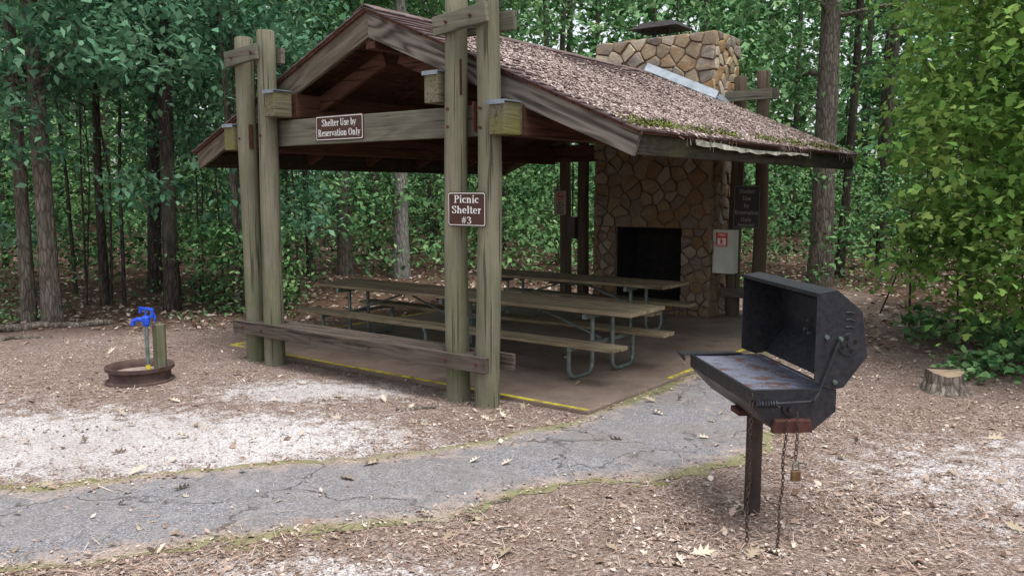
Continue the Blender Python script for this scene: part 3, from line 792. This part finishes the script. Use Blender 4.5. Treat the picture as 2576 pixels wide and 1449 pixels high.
def text(body,cx,cz,y,cap,width,mat,parent,name='lettering',bold=.018):
    cu=bpy.data.curves.new(name,'FONT'); cu.body=body; cu.align_x='CENTER'; cu.size=1; cu.offset=bold; cu.extrude=.002
    cu.materials.append(mat)
    o=bpy.data.objects.new(name,cu); COL.objects.link(o); o.rotation_euler=(math.pi/2,0,0)
    bpy.context.view_layer.update()
    w=o.dimensions.x; sx=width/w if w>0 else cap; sz=cap/.70
    o.scale=(sx,sz,1); o.location=(cx,y,cz-cap/2)
    o.parent=parent
    return o
def framed(name,cx,cz,y,w,h,bg,fg,lines,r=.02,bw=.006,margin=.006):
    e=empty(name)
    plate('panel',cx,cz,y,w,h,r,bg,e,.004)
    plate('border',cx,cz,y-.0045,w-2*margin,h-2*margin,r*.8,fg,e,.0006)
    plate('face',cx,cz,y-.0055,w-2*margin-2*bw,h-2*margin-2*bw,r*.65,bg,e,.0006)
    for (t_,dz,cap,wd) in lines: (text if t_[0]=='7' else stext)(t_,cx,cz+dz,y-.0075,cap,wd,fg,e)
    return e
framed('picnic_shelter_sign',-4.385,1.61,5.168,.395,.272,SIGNBR,SIGNW,[('Picnic',.080,.060,.262),('Shelter',-.004,.060,.312),('#3',-.088,.056,.11)])
framed('reservation_sign',-6.115,2.345,5.371,.66,.235,SIGNBR,SIGNW,[('Shelter Use by',.050,.064,.48),('Reservation Only',-.043,.064,.59)],bw=.007,margin=.009)
e=framed('reservation_sign',-4.375,1.545,11.0,.37,.57,SIGNBK,SIGNDULL,[('Shelter',.21,.055,.22),('Use',.115,.055,.12),('by',.02,.055,.08),('Reservation',-.075,.055,.33),('Only',-.17,.055,.15),('706-613-3631',-.245,.026,.24)],bw=.005)
e=empty('no_smoking_sign')
plate('panel',-7.40,1.575,10.985,.235,.385,.012,SIGNBR,e,.004); plate('face',-7.40,1.575,10.980,.222,.372,.01,TAN,e,.001)
b=MB(); cc=(-7.40,10.977,1.675)
b.tube([(cc[0]+.06*math.cos(a),cc[1],cc[2]+.06*math.sin(a)) for a in np.linspace(0,2*math.pi,25)[:-1]],.007,6,closed=True)
b.tube([(cc[0]-.042,cc[1],cc[2]+.042),(cc[0]+.042,cc[1],cc[2]-.042)],.006,6); b.build('prohibition_ring',RED,e)
b=MB(); b.box(cc[0]-.04,cc[0]+.04,10.974,10.978,cc[2]-.008,cc[2]+.008); b.build('cigarette',SIGNBK,e)
for k,(t_,w) in enumerate((('THIS IS A',.10),('SMOKE-FREE',.15),('PROPERTY',.12),('THANK YOU FOR',.15),('NOT SMOKING',.13))): text(t_,-7.40,1.575-.002-k*.038,10.977,.022,w,SIGNBK,e)
e=empty('fire_extinguisher_cabinet')
b=MB(); b.box(-4.775,-4.475,10.82,11.0,.64,1.235); b.build('cabinet',WHITE,e,.008)
b=MB(); b.box(-4.755,-4.495,10.812,10.819,.665,1.21); b.build('door',WHITE,e,.004)
plate('label',-4.64,1.10,10.811,.17,.19,.004,RED,e,.001)
plate('label_inner',-4.64,1.08,10.8095,.12,.085,.004,SIGNW,e,.0006)
text('FIRE',-4.64,1.165,10.8085,.028,.10,SIGNW,e); text('EXTINGUISHER',-4.64,1.025,10.8085,.016,.14,SIGNW,e)
b=MB(); b.tube([(-4.64,10.807,1.05),(-4.64,10.807,1.10)],.016,10); b.tube([(-4.64,10.807,1.10),(-4.64,10.807,1.115),(-4.665,10.807,1.105)],.005,6); b.build('extinguisher_symbol',RED,e)
b=MB(); b.box(-4.765,-4.75,10.80,10.815,.9,.97); b.build('latch',GALV,e)
e=empty('electrical_box'); b=MB(); b.box(-7.27,-7.12,10.98,11.06,1.02,1.36); b.box(-7.26,-7.13,10.972,10.979,1.04,1.34); b.tube([(-7.2,11.03,1.36),(-7.2,11.03,2.2)],.012,8); b.build('enclosure',EBOX,e,.004)

# ------------------------------------------------------------------ GRILL
gr=empty('park_grill')
P1=Vector((-2.098,4.485,0)); AV=Vector((.689,-.7248,0)); BV=Vector((.7248,.689,0)); LA=.91
def gp(a,b_,z): return P1+AV*a+BV*b_+Vector((0,0,z))
def plate_prof(mb,prof,a,th):
    mb.prism([gp(a,q[0],q[1]) for q in prof],AV*th)
def strip(mb,p,q,a0,a1,th):
    p=Vector((p[0],p[1])); q=Vector((q[0],q[1])); d=(q-p).normalized(); n_=Vector((-d.y,d.x))*th
    mb.hexa([gp(a0,p.x,p.y),gp(a1,p.x,p.y),gp(a1,q.x,q.y),gp(a0,q.x,q.y),gp(a0,p.x+n_.x,p.y+n_.y),gp(a1,p.x+n_.x,p.y+n_.y),gp(a1,q.x+n_.x,q.y+n_.y),gp(a0,q.x+n_.x,q.y+n_.y)])
prof=[(0,.80),(0,.735),(.13,.60),(.32,.60),(.43,.69),(.43,.80)]
b=MB()
plate_prof(b,prof,0,.006); plate_prof(b,prof,LA-.006,.006)
for i in range(5): strip(b,prof[i],prof[i+1],.006,LA-.006,.005)
b.beam(gp(0,.006,.803),gp(LA,.006,.803),.014,.008)
b.beam(gp(.006,0,.803),gp(.006,.31,.803),.014,.008); b.beam(gp(LA-.006,0,.803),gp(LA-.006,.31,.803),.014,.008)
b.build('firebox',GRILL,gr,.002)
lid=[(.31,.835),(.31,1.27),(.41,1.285),(.54,1.18),(.575,.96),(.46,.81),(.40,.80)]
b=MB()
plate_prof(b,lid,-.008,.006); plate_prof(b,lid,LA+.002,.006)
for i in range(1,5): strip(b,lid[i],lid[i+1],-.002,LA+.002,-.005)
b.beam(gp(-.008,.312,1.262),gp(LA+.008,.312,1.262),.012,.02)
for k in range(4):
    z=1.175-.035*k; b.tube([gp(LA+.01,.455+.022*j,z-.008*j+.012*math.sin(j)) for j in range(3)],.005,6)
c0=gp(LA+.008,.475,1.02)
b.tube([c0,c0+AV*.006],.055,20); b.tube([c0,c0+AV*.014],.012,10)
b.build('lid',GRILL,gr,.002)
b=MB()
for k in range(4):
    an=k*math.pi/2+.4; q=c0+AV*.0065+BV*.034*math.cos(an)+Vector((0,0,.034*math.sin(an))); b.tube([q,q+AV*.001],.011,10)
b.build('vent_holes',SOOT,gr)
b=MB()
for (a,z) in ((.33,1.0),(.38,.985),(.36,1.05)):  # pale pegs stand in for light showing through holes in the lid
    p=gp(a,.548,z); b.tube([p,p-BV*.018],.008,8)
for q in (gp(LA+.01,.41,.84),gp(LA+.012,.43,1.05),gp(LA+.012,.36,1.06)):
    b.tube([q,q+AV*.014],.011,8)
b.build('bolts_and_light_spots',GALV,gr)
b=MB()
for k in range(30):
    a=.035+k*.0290; b.tube([gp(a,.025,.792),gp(a,.405,.792)],.0037,6)
for bb in (.03,.21,.40): b.tube([gp(.03,bb,.786),gp(.88,bb,.786)],.004,6)
b.tube([gp(.02,.018,.795),gp(.89,.018,.795),gp(.89,.41,.795),gp(.02,.41,.795)],.006,6,closed=True)
b.build('cooking_grate',GRATE,gr)
b=MB()
b.prism([gp(-.10,-.06,.805),gp(.02,-.045,.805),gp(.02,.30,.805),gp(-.02,.30,.805)],(0,0,.004))
b.prism([gp(-.10,-.06,.805),gp(.02,-.045,.805),gp(.02,-.045,.77),gp(-.03,-.02,.775)],BV*.003)
b.tube([gp(LA+.03,.02,.742),gp(LA+.03,.30,.752),gp(LA+.022,.33,.79),gp(LA+.022,.425,1.05)],.0065,8)
b.tube([gp(LA+.0,.30,.752),gp(LA+.05,.30,.752)],.010,8)
hel=[]
for k in range(80):
    an=k/80*2*math.pi*8; hel.append(gp(LA+.03+.014*math.cos(an),.015+.11*k/80,.742+.014*math.sin(an)))
b.tube(hel,.0045,5)
q=gp(LA,.19,.715); b.tube([q,q+AV*.012],.035,18); b.tube([q,q+AV*.03],.012,10)
b.build('linkage',GRILL,gr)
b=MB(); b.hexa([gp(LA+.001,.10,.60),gp(LA+.035,.10,.60),gp(LA+.035,.30,.60),gp(LA+.001,.30,.60),gp(LA+.001,.11,.665),gp(LA+.035,.11,.66),gp(LA+.035,.29,.66),gp(LA+.001,.29,.665)])
b.beam(gp(LA/2-.06,.15,.585),gp(LA/2+.06,.15,.585),.10,.03)
b.build('rust_bracket',simple('bracket_rust',(.035,.014,.012),(.10,.033,.025),14,.75,.1,.3),gr,.003)
pc=gp(LA/2,.215,0)
b=MB(); b.tube([(pc.x,pc.y,-.05),(pc.x,pc.y,.30),(pc.x,pc.y,.60)],[.044,.043,.043],20)
b.build('post',GPOST,gr,smooth=True)
def chain(mb,p0,p1,link=.028):
    p0=Vector(p0);p1=Vector(p1); L=(p1-p0).length; n=int(L/(link*.85))
    d=(p1-p0)/n
    for i in range(n):
        c=p0+d*(i+.5)+Vector((math.sin(i*.5)*.003,math.cos(i*.37)*.003,0)); t=d.normalized(); s_=BV if i%2 else AV
        pts=[]
        for k in range(8):
            an=2*math.pi*k/8; pts.append(c+t*math.cos(an)*link*.55+s_*math.sin(an)*link*.30)
        mb.tube(pts,.0027,5,closed=True)
b=MB()
chain(b,gp(LA+.008,.0,.79),gp(LA+.0,.0,.03)); chain(b,gp(LA+.05,.16,.67),gp(LA+.05,.135,.02),.022); chain(b,gp(LA+.05,.21,.70),gp(LA+.05,.215,.47))
b.build('chains',CHAIN,gr)
pl=gp(LA+.05,.215,.40)
b=MB(); b.beam(pl-Vector((0,0,.032)),pl+Vector((0,0,.02)),.045,.022,up=tuple(AV)); b.build('padlock_body',BRASS,gr,.004)
b=MB(); b.tube([pl+BV*.015+Vector((0,0,.018))]+[pl+BV*.015*math.cos(a)+Vector((0,0,.05+.018*math.sin(a))) for a in np.linspace(0,math.pi,9)]+[pl-BV*.015+Vector((0,0,.018))],.004,6); b.build('padlock_shackle',GALV,gr)

# ------------------------------------------------------------------ HYDRANT, RING, STUMP, LOG
hc=Vector((RINGC[0],RINGC[1],0))
e=empty('fire_ring')
b=MB(); b.lathe([(.300,.0),(.298,.02),(.272,.03),(.268,.05),(.270,.095),(.292,.115),(.300,.12),(.302,.155),(.290,.156),(.268,.135),(.258,.10),(.258,.03)],(hc.x,hc.y,-.002),48); b.build('steel_rim',RUST,e,smooth=True)
b=MB(); b.lathe([(.0,.10),(.13,.09),(.26,.08)],(hc.x,hc.y,0),24); b.build('gravel_fill',simple('ring_gravel',(.20,.14,.11),(.46,.37,.33),45,.95,0,.8),e)
e=empty('yard_hydrant')
hx,hy=hc.x+.11,hc.y+.02
b=MB(); b.tube([(hx,hy,.04),(hx,hy,.56)],.017,12); b.build('riser_pipe',GALV,e,smooth=True)
b=MB(); b.tube([(hx,hy,.05),(hx,hy,.16)],.020,12); b.build('yellow_band',YEL,e)
rv=Vector((CY,SY,0))
h0=Vector((hx,hy,0))
b=MB(); up_=Vector((0,0,1))
b.tube([h0+up_*.52,h0+up_*.54,h0+up_*.60,h0+up_*.62],[.022,.034,.036,.026],14)
b.tube([h0+up_*.575,h0+up_*.585-rv*.07,h0+up_*.57-rv*.115,h0+up_*.53-rv*.125],[.024,.022,.021,.023],12)
b.tube([h0+up_*.62,h0+up_*.66],.010,8)
b.tube([h0+up_*.60+rv*.03,h0+up_*.64+rv*.075,h0+up_*.60+rv*.085,h0+up_*.565+rv*.08],[.012,.012,.012,.01],8)
b.beam(h0+up_*.645-rv*.05,h0+up_*.70-rv*.045,.03,.02); b.beam(h0+up_*.69-rv*.06,h0+up_*.675+rv*.07,.03,.022); b.beam(h0+up_*.60+rv*.06,h0+up_*.685+rv*.065,.026,.02)
b.build('pump_head',BLUE,e,.004)
b=MB(); q=h0+rv*.085+Vector((-SY,CY,0))*.07; b.box(q.x-.045,q.x+.045,q.y-.045,q.y+.045,-.02,.53); b.build('support_post',POST,e,.008)
sx_,sy_=site(7.25,3.80)
b=MB(); n=26; prof=[(.24,-.02),(.185,.03),(.155,.09),(.15,.18)]; vs=[]
jit=[1+.16*math.sin(k*1.9)+.1*math.sin(k*4.3+1) for k in range(n)]
for r_,z in prof:
    for k in range(n):
        a=2*math.pi*k/n; rr=r_*(1+(jit[k]-1)*(1.2 if z<.05 else .6)); vs.append((sx_+rr*math.cos(a),sy_+rr*math.sin(a),z+(.02*math.sin(a*2+.5) if z>.1 else 0)))
fs=[(i*n+k,i*n+(k+1)%n,(i+1)*n+(k+1)%n,(i+1)*n+k) for i in range(3) for k in range(n)]
b.add(vs,fs,0); b.add([vs[3*n+k] for k in range(n)],[tuple(range(n))],1)
b.build('tree_stump',[BARKP,wood_mat('stump_top',(0,0,0),(.20,.15,.10),(.42,.33,.23),.6)])
def log(name,pts,r,mat,wob=.1):
    b=MB(); P_=[]
    for i in range(len(pts)-1):
        for k in range(6): P_.append(Vector(pts[i]).lerp(Vector(pts[i+1]),k/6)+Vector((random.gauss(0,wob*r),random.gauss(0,wob*r),random.gauss(0,wob*.8*r))))
    P_.append(Vector(pts[-1])); n_=len(P_)
    b.tube(P_,[r*(1-.35*i/n_)*random.uniform(.85,1.15) for i in range(n_)],12); return b.build(name,mat,smooth=True)
def sp(f,r,z): x,y=site(f,r); return (x,y,z)
log('fallen_log',[sp(9.9,-7.2,.05),sp(10.5,-6.2,.05),sp(11.0,-5.3,.03)],.065,BARKP,.35)
log('fallen_log',[sp(9.3,-6.2,.02),sp(9.8,-5.85,.03),sp(9.9,-5.5,.02)],.035,BARKP,.4)
log('fallen_branch',[sp(6.55,-.92,.02),sp(6.66,-.62,.025)],.020,BARKP,.3)
log('fallen_branch',[sp(3.95,-.62,.012),sp(3.80,-.50,.012)],.007,BARKG,.6)
log('fallen_branch',[sp(4.6,2.0,.012),sp(4.45,2.2,.012)],.007,BARKP,.6)
b=MB()
for k in range(34):
    f_,r_=4.0+random.gauss(0,.09),1.75+random.gauss(0,.18)
    x,y=site(f_,r_); s_=random.uniform(.005,.014); a=random.uniform(0,3.1)
    b.beam((x,y,.006),(x+math.cos(a)*s_*3,y+math.sin(a)*s_*3,.008+random.uniform(0,.01)),s_,s_*.6)
for k in range(16):
    f_,r_=6.0+random.gauss(0,.06),-3.25+random.gauss(0,.2)
    x,y=site(f_,r_); s_=random.uniform(.004,.010); a=random.uniform(0,3.1)
    b.beam((x,y,.01),(x+math.cos(a)*s_*2.5,y+math.sin(a)*s_*2.5,.012),s_,s_*.6)
b.build('charcoal_pieces',CHARC)

# ------------------------------------------------------------------ LITTER
def litter_pts(n,fmin,fmax):
    u=rng.uniform(0,1,n); f_=fmin*(fmax/fmin)**u
    r_=f_*rng.uniform(-.92,.92,n); return s2w(f_,r_,np.zeros(n)),f_,r_
def surf_z(P_):
    onslab=(P_[:,0]>SLABR[0])&(P_[:,0]<SLABR[1])&(P_[:,1]>SLABR[2])&(P_[:,1]<SLABR[3])
    onpath=in_poly(P_[:,0],P_[:,1],PATH)
    ix=np.clip(np.searchsorted(gx,P_[:,0]),1,nx-1); iy=np.clip(np.searchsorted(gy,P_[:,1]),1,ny-1)
    zg=Z.reshape(ny,nx); z=np.maximum.reduce([zg[iy,ix],zg[iy-1,ix],zg[iy,ix-1],zg[iy-1,ix-1]])
    z=np.where(onpath,.0075,z); z=np.where(onslab,.036,z)
    return z,onpath,onslab
def litter(name,n,shape,mat,size,ws,fr,pd,sd,zoff=.003,droop=(0,12),roll=14,gd=.25,dens=1.):
    P_,f_,r_=litter_pts(n,*fr); z,onp,ons=surf_z(P_)
    dp=dist_poly(P_[:,0],P_[:,1],PATH)
    cl=dens*np.clip(.58+.75*vnoise(P_,1.5,31)+.4*vnoise(P_,5,32),.06,1)
    pk=np.where(onp, pd+(1-pd)*.7*np.clip(1-dp/.28,0,1)**2, np.where(ons,sd,cl*(1-(1-gd)*np.clip(gravel_mask(f_,r_,False)*1.6,0,1))))
    k=(rng.uniform(0,1,n)<pk)&(np.hypot(P_[:,0]-RINGC[0],P_[:,1]-RINGC[1])>.33)
    P_=P_[k]; P_[:,2]=z[k]+zoff+rng.uniform(0,.006,len(P_))
    return leaves(name,P_,size*rng.uniform(.5,1.5,len(P_)),shape,mat,None,droop,roll,ws)
litter('pine_straw_litter',75000,S_NEED,STRAW,.070,.040,(2.6,11),.03,.012)
litter('leaf_litter',60000,S_DIA,LITTER,.023,1.1,(2.6,13),.02,.008,droop=(5,16),roll=18)
litter('dead_leaf_litter',4200,S_HEX,LITTER,.045,.9,(3.0,13),.03,.015,droop=(8,20),roll=20,dens=.85)
litter('fallen_oak_leaves',340,S_OAK,PALE,.080,1.,(3.2,9.5),.75,.12,droop=(6,14),roll=18,gd=.9)
n=16000; f_=rng.uniform(9,26,n); r_=rng.uniform(-.9,.9,n)*f_; P_=s2w(f_,r_,np.zeros(n)); z,onp,ons=surf_z(P_); k=~ons&~onp&((f_>10.4)|(r_>3.6)); P_=P_[k]; P_[:,2]=z[k]+.01
leaves('forest_floor_leaves',P_,.10*rng.uniform(.6,1.3,len(P_)),S_DIA,LITTER,None,(5,18),20)

# ------------------------------------------------------------------ TREES & FOLIAGE
def shelter_clear(P_):
    ins=(P_[:,0]>-9.4)&(P_[:,0]<-2.3)&(P_[:,1]>3.8)&(P_[:,1]<12.4)
    return ~ins
def make_tree(name,f_,r_,dia,height,lean,bark,leafmat,crown0,nl,leaf=.11,per=50,bend=.15,seed=1,spread=2.2,shape=S_DIA,cr_=.62):
    e=empty(name); rr=random.Random(seed); x0,y0=site(f_,r_)
    b=MB(); pts=[];rs=[]; N=16
    for i in range(N+1):
        t=i/N; z=-.15+height*t
        pts.append(Vector((x0+CY*lean*z+bend*math.sin(t*5+seed)*t*1.2, y0+SY*lean*z+bend*math.cos(t*4+seed)*t, z)))
        rs.append(dia/2*(1-.72*t)*(1.25 if i==0 else 1)+.008)
    b.tube(pts,rs,14)
    C=[]
    for k in range(nl):
        h=crown0+(height-crown0)*rr.random()**1.2; i=min(N-1,int((h+.15)/height*N)); p=pts[i]
        an=rr.uniform(0,6.28); L=spread*rr.uniform(.5,1.1)*(1-.5*(h-crown0)/(height-crown0+.1))
        d=Vector((math.cos(an),math.sin(an),rr.uniform(.1,.6)))
        q=[p]
        for j in range(1,6):
            q.append(p+d*L*j/5+Vector((rr.gauss(0,.05),rr.gauss(0,.05),-.06*j*j*.3+rr.gauss(0,.04))))
        b.tube(q,[max(.005,rs[i]*.32*(1-.16*j)) for j in range(6)],6)
        for j in range(2,6):
            for _ in range(2): C.append(q[j]+Vector((rr.gauss(0,.3),rr.gauss(0,.3),rr.gauss(0,.15))))
    b.build('trunk',bark,e,smooth=True)
    C=np.array(C); C=C[shelter_clear(C)|(C[:,2]>4.6)]
    if len(C):
        Pl=clump_points(C,np.full(len(C),cr_),per,.32)
        leaves('crown',Pl,leaf*rng.uniform(.6,1.3,len(Pl)),shape,leafmat,e)
    return e
make_tree('oak_tree',11.1,-6.45,.17,11,.0,BARK,LF_BLUE,3.0,24,leaf=.13,seed=1,bend=.04)
make_tree('oak_tree',11.15,-6.17,.23,13,-.005,BARKP,LF_BLUE,3.4,24,leaf=.13,seed=2,bend=.04)
make_tree('oak_tree',12.2,-4.98,.21,13,.020,BARKD,LF_BLUE,4.4,24,leaf=.13,seed=3,bend=.10)
make_tree('pine_tree',17.6,-3.5,.29,16,-.005,BARKP,LF_MID,5,18,seed=4)
make_tree('tulip_tree',17.0,-2.24,.30,16,.0,BARKG,LF_MID,5.2,18,seed=5)
make_tree('oak_tree',15.5,5.72,.42,16,-.01,BARK,LF_MID,4.6,22,seed=6,bend=.1)
make_tree('pine_tree',17.0,6.65,.17,14,.03,BARKD,LF_MID,5,14,seed=7)
make_tree('maple_tree',12.1,-3.95,.10,9,-.01,BARK,LF_BLUE,3,20,seed=8)
make_tree('maple_tree',17.2,-4.15,.13,10,.0,BARKD,LF_MID,4,16,seed=9)
make_tree('oak_tree',12.9,-6.3,.12,10,.01,BARKD,LF_BLUE,3,20,seed=10)
make_tree('maple_tree',14.5,-6.2,.22,13,.03,BARKD,LF_BLUE,4,18,seed=11)
make_tree('maple_sapling',8.6,5.35,.06,6.5,-.02,BARK,LF_YEL,1.0,30,leaf=.08,per=30,seed=21,spread=1.6,shape=S_MAPLE,cr_=.5)
make_tree('maple_sapling',10.2,5.6,.07,7.5,-.01,BARK,LF_YEL,1.0,36,leaf=.085,per=32,seed=22,spread=1.9,shape=S_MAPLE,cr_=.5)
make_tree('maple_sapling',7.6,5.2,.05,5.5,.01,BARK,LF_YEL,.9,26,leaf=.075,per=28,seed=23,spread=1.3,shape=S_MAPLE,cr_=.5)

def mass(name,n,fr,rr_,zr,rad,per,leaf,mat,shape,cond=None,thr=-.15,ns=.5,seed=50,parent=None,zpow=1.,flat=.32):
    f_=np.sqrt(rng.uniform(fr[0]**2,fr[1]**2,n)); r_=f_*rng.uniform(rr_[0],rr_[1],n); z=zr[0]+(zr[1]-zr[0])*rng.uniform(0,1,n)**zpow
    C=s2w(f_,r_,z); k=vnoise(C*np.array([1,1,1.6]),ns,seed)>thr
    if cond is not None: k&=cond(f_,r_,z)
    k&=shelter_clear(C)
    C=C[k]; Pl=clump_points(C,rad*rng.uniform(.6,1.3,len(C)),per,flat)
    Pl=Pl[(Pl[:,2]>.02)]
    k=shelter_clear(Pl)&(np.hypot(Pl[:,0]-sx_+.2,Pl[:,1]-sy_+.3)>.55); Pl=Pl[k]
    return leaves(name,Pl,leaf*rng.uniform(.6,1.35,len(Pl)),shape,mat,parent)
fo=empty('forest_understory')
mass('left_understory',800,(11.5,16.5),(-.80,-.22),(1.1,6.5),.62,48,.125,LF_BLUE,S_DIA,lambda f,r,z:(f>11.2+.3*(z<2)*2),.02,.7,51,fo)
mass('oak_boughs',95,(10.2,11.3),(-.66,-.36),(1.5,5.2),.5,46,.12,LF_BLUE,S_DIA,lambda f,r,z:(z>2.2)|(r/f>-.46)&(z>1.5),-.05,.9,58,fo)
mass('back_understory',1500,(15.5,26),(-.85,.85),(.6,9.0),.75,46,.15,LF_MID,S_DIA,None,-.1,.55,52,fo,1.15)
mass('low_shrubs',1500,(14.0,24),(-.8,.8),(.1,2.6),.6,42,.115,LF_LOW,S_DIA,None,-.2,.8,53,fo)
mass('right_understory',900,(6.8,13),(.45,.95),(.2,5.0),.45,32,.078,LF_YEL,S_MAPLE,lambda f,r,z:(r>3.95)&(r-.35*f>1.0-.10*z),-.05,.9,54,fo)
mass('left_edge_plants',130,(11.3,13.2),(-.385,-.27),(.05,1.3),.4,44,.075,LF_LOW,S_DIA,None,-.3,.8,55,fo)
mass('ground_plants',190,(7.3,10.5),(.44,.9),(.04,.35),.35,30,.075,LF_LOW,S_MAPLE,lambda f,r,z:(r>4.1),-.3,1.,56,fo)
mass('edge_seedlings',300,(10.9,15),(-.85,.5),(.03,.2),.3,20,.06,LF_LOW,S_DIA,lambda f,r,z:(f>14)|(r<-3),-.1,1.,57,fo)
dt=empty('distant_trees')
mass('foliage_far',2300,(25,42),(-.9,.9),(0,15),1.5,42,.34,LF_FAR,S_DIA,None,-.3,.25,61,dt,1.1,.45)
mass('foliage_farther',1400,(42,75),(-.95,.95),(0,26),3.2,45,.8,LF_FAR,S_DIA,None,-.9,.12,62,dt,1.1,.5)
b=MB(); rr=random.Random(99)
for k in range(46):
    f_=math.sqrt(rr.uniform(16**2,38**2)); r_=f_*rr.uniform(-.85,.85); x,y=site(f_,r_); d=rr.uniform(.08,.30); ln=rr.gauss(0,.02); l2=rr.gauss(0,.02)
    b.tube([(x,y,-.3),(x+ln*3,y+l2*3,3),(x+ln*7+rr.gauss(0,.1),y+l2*7,7),(x+ln*14,y+l2*14,15)],[d*.6,d*.5,d*.42,d*.25],9)
b.build('trunks',BARKD,dt,smooth=True)
b=MB()
for k in range(30):
    f_=math.sqrt(rr.uniform(11.8**2,15.5**2)); r_=f_*rr.uniform(-.8,-.25); x,y=site(f_,r_); d=rr.uniform(.02,.06)
    b.tube([(x,y,-.2),(x+rr.gauss(0,.1),y+rr.gauss(0,.1),2),(x+rr.gauss(0,.3),y+rr.gauss(0,.3),5)],[d*.6,d*.5,d*.25],7)
for k in range(18):
    f_=rr.uniform(7.8,13); r_=rr.uniform(5.0,8.5); x,y=site(f_,r_); d=rr.uniform(.012,.035)
    p=[(x,y,-.2),(x+rr.gauss(0,.25),y+rr.gauss(0,.25),1.5),(x+rr.gauss(0,.8),y+rr.gauss(0,.8),3.4)]
    b.tube(p,[d*.6,d*.5,d*.25],7)
    for j in range(4):
        z=rr.uniform(.5,2.6); q=Vector(p[0]).lerp(Vector(p[1]),min(1,(z+.2)/1.7)); b.tube([q,q+Vector((rr.gauss(0,.5),rr.gauss(0,.5),rr.uniform(.2,.7)))],[d*.25,d*.12],5)
b.build('sapling_stems',BARKD,fo,smooth=True)

# ------------------------------------------------------------------ LIGHT / WORLD / CAMERA
w=bpy.data.worlds.new('World'); scene.world=w; w.use_nodes=True
nt=w.node_tree; bg=nt.nodes['Background']
sky=nt.nodes.new('ShaderNodeTexSky'); sky.sky_type='NISHITA'; sky.sun_disc=False
sdir=Vector((-SY*-.30+CY*.2, CY*-.30+SY*.2, 1.15)).normalized()
sky.sun_elevation=math.asin(sdir.z); sky.sun_rotation=math.atan2(sdir.x,sdir.y)
sky.air_density=1.0; sky.dust_density=3.0
hs=nt.nodes.new('ShaderNodeHueSaturation'); hs.inputs['Saturation'].default_value=.28; hs.inputs['Value'].default_value=1.75
nt.links.new(sky.outputs[0],hs.inputs['Color']); nt.links.new(hs.outputs[0],bg.inputs[0]); bg.inputs[1].default_value=.15
sl=bpy.data.lights.new('sun','SUN'); sl.energy=2.7; sl.angle=math.radians(30); sl.color=(1,.985,.95)
so=bpy.data.objects.new('sun',sl); COL.objects.link(so); so.rotation_euler=sdir.to_track_quat('Z','Y').to_euler(); so.location=(0,0,20)
cam=bpy.data.cameras.new('camera'); cam.sensor_width=36; cam.lens=36*2112/2576; cam.clip_end=2000; cam.clip_start=.05
co=bpy.data.objects.new('camera',cam); COL.objects.link(co); co.location=(0,0,H); co.rotation_euler=(math.pi/2-PITCH,0,YAW)
scene.camera=co
scene.view_settings.view_transform='Standard'; scene.view_settings.look='None'; scene.view_settings.exposure=0
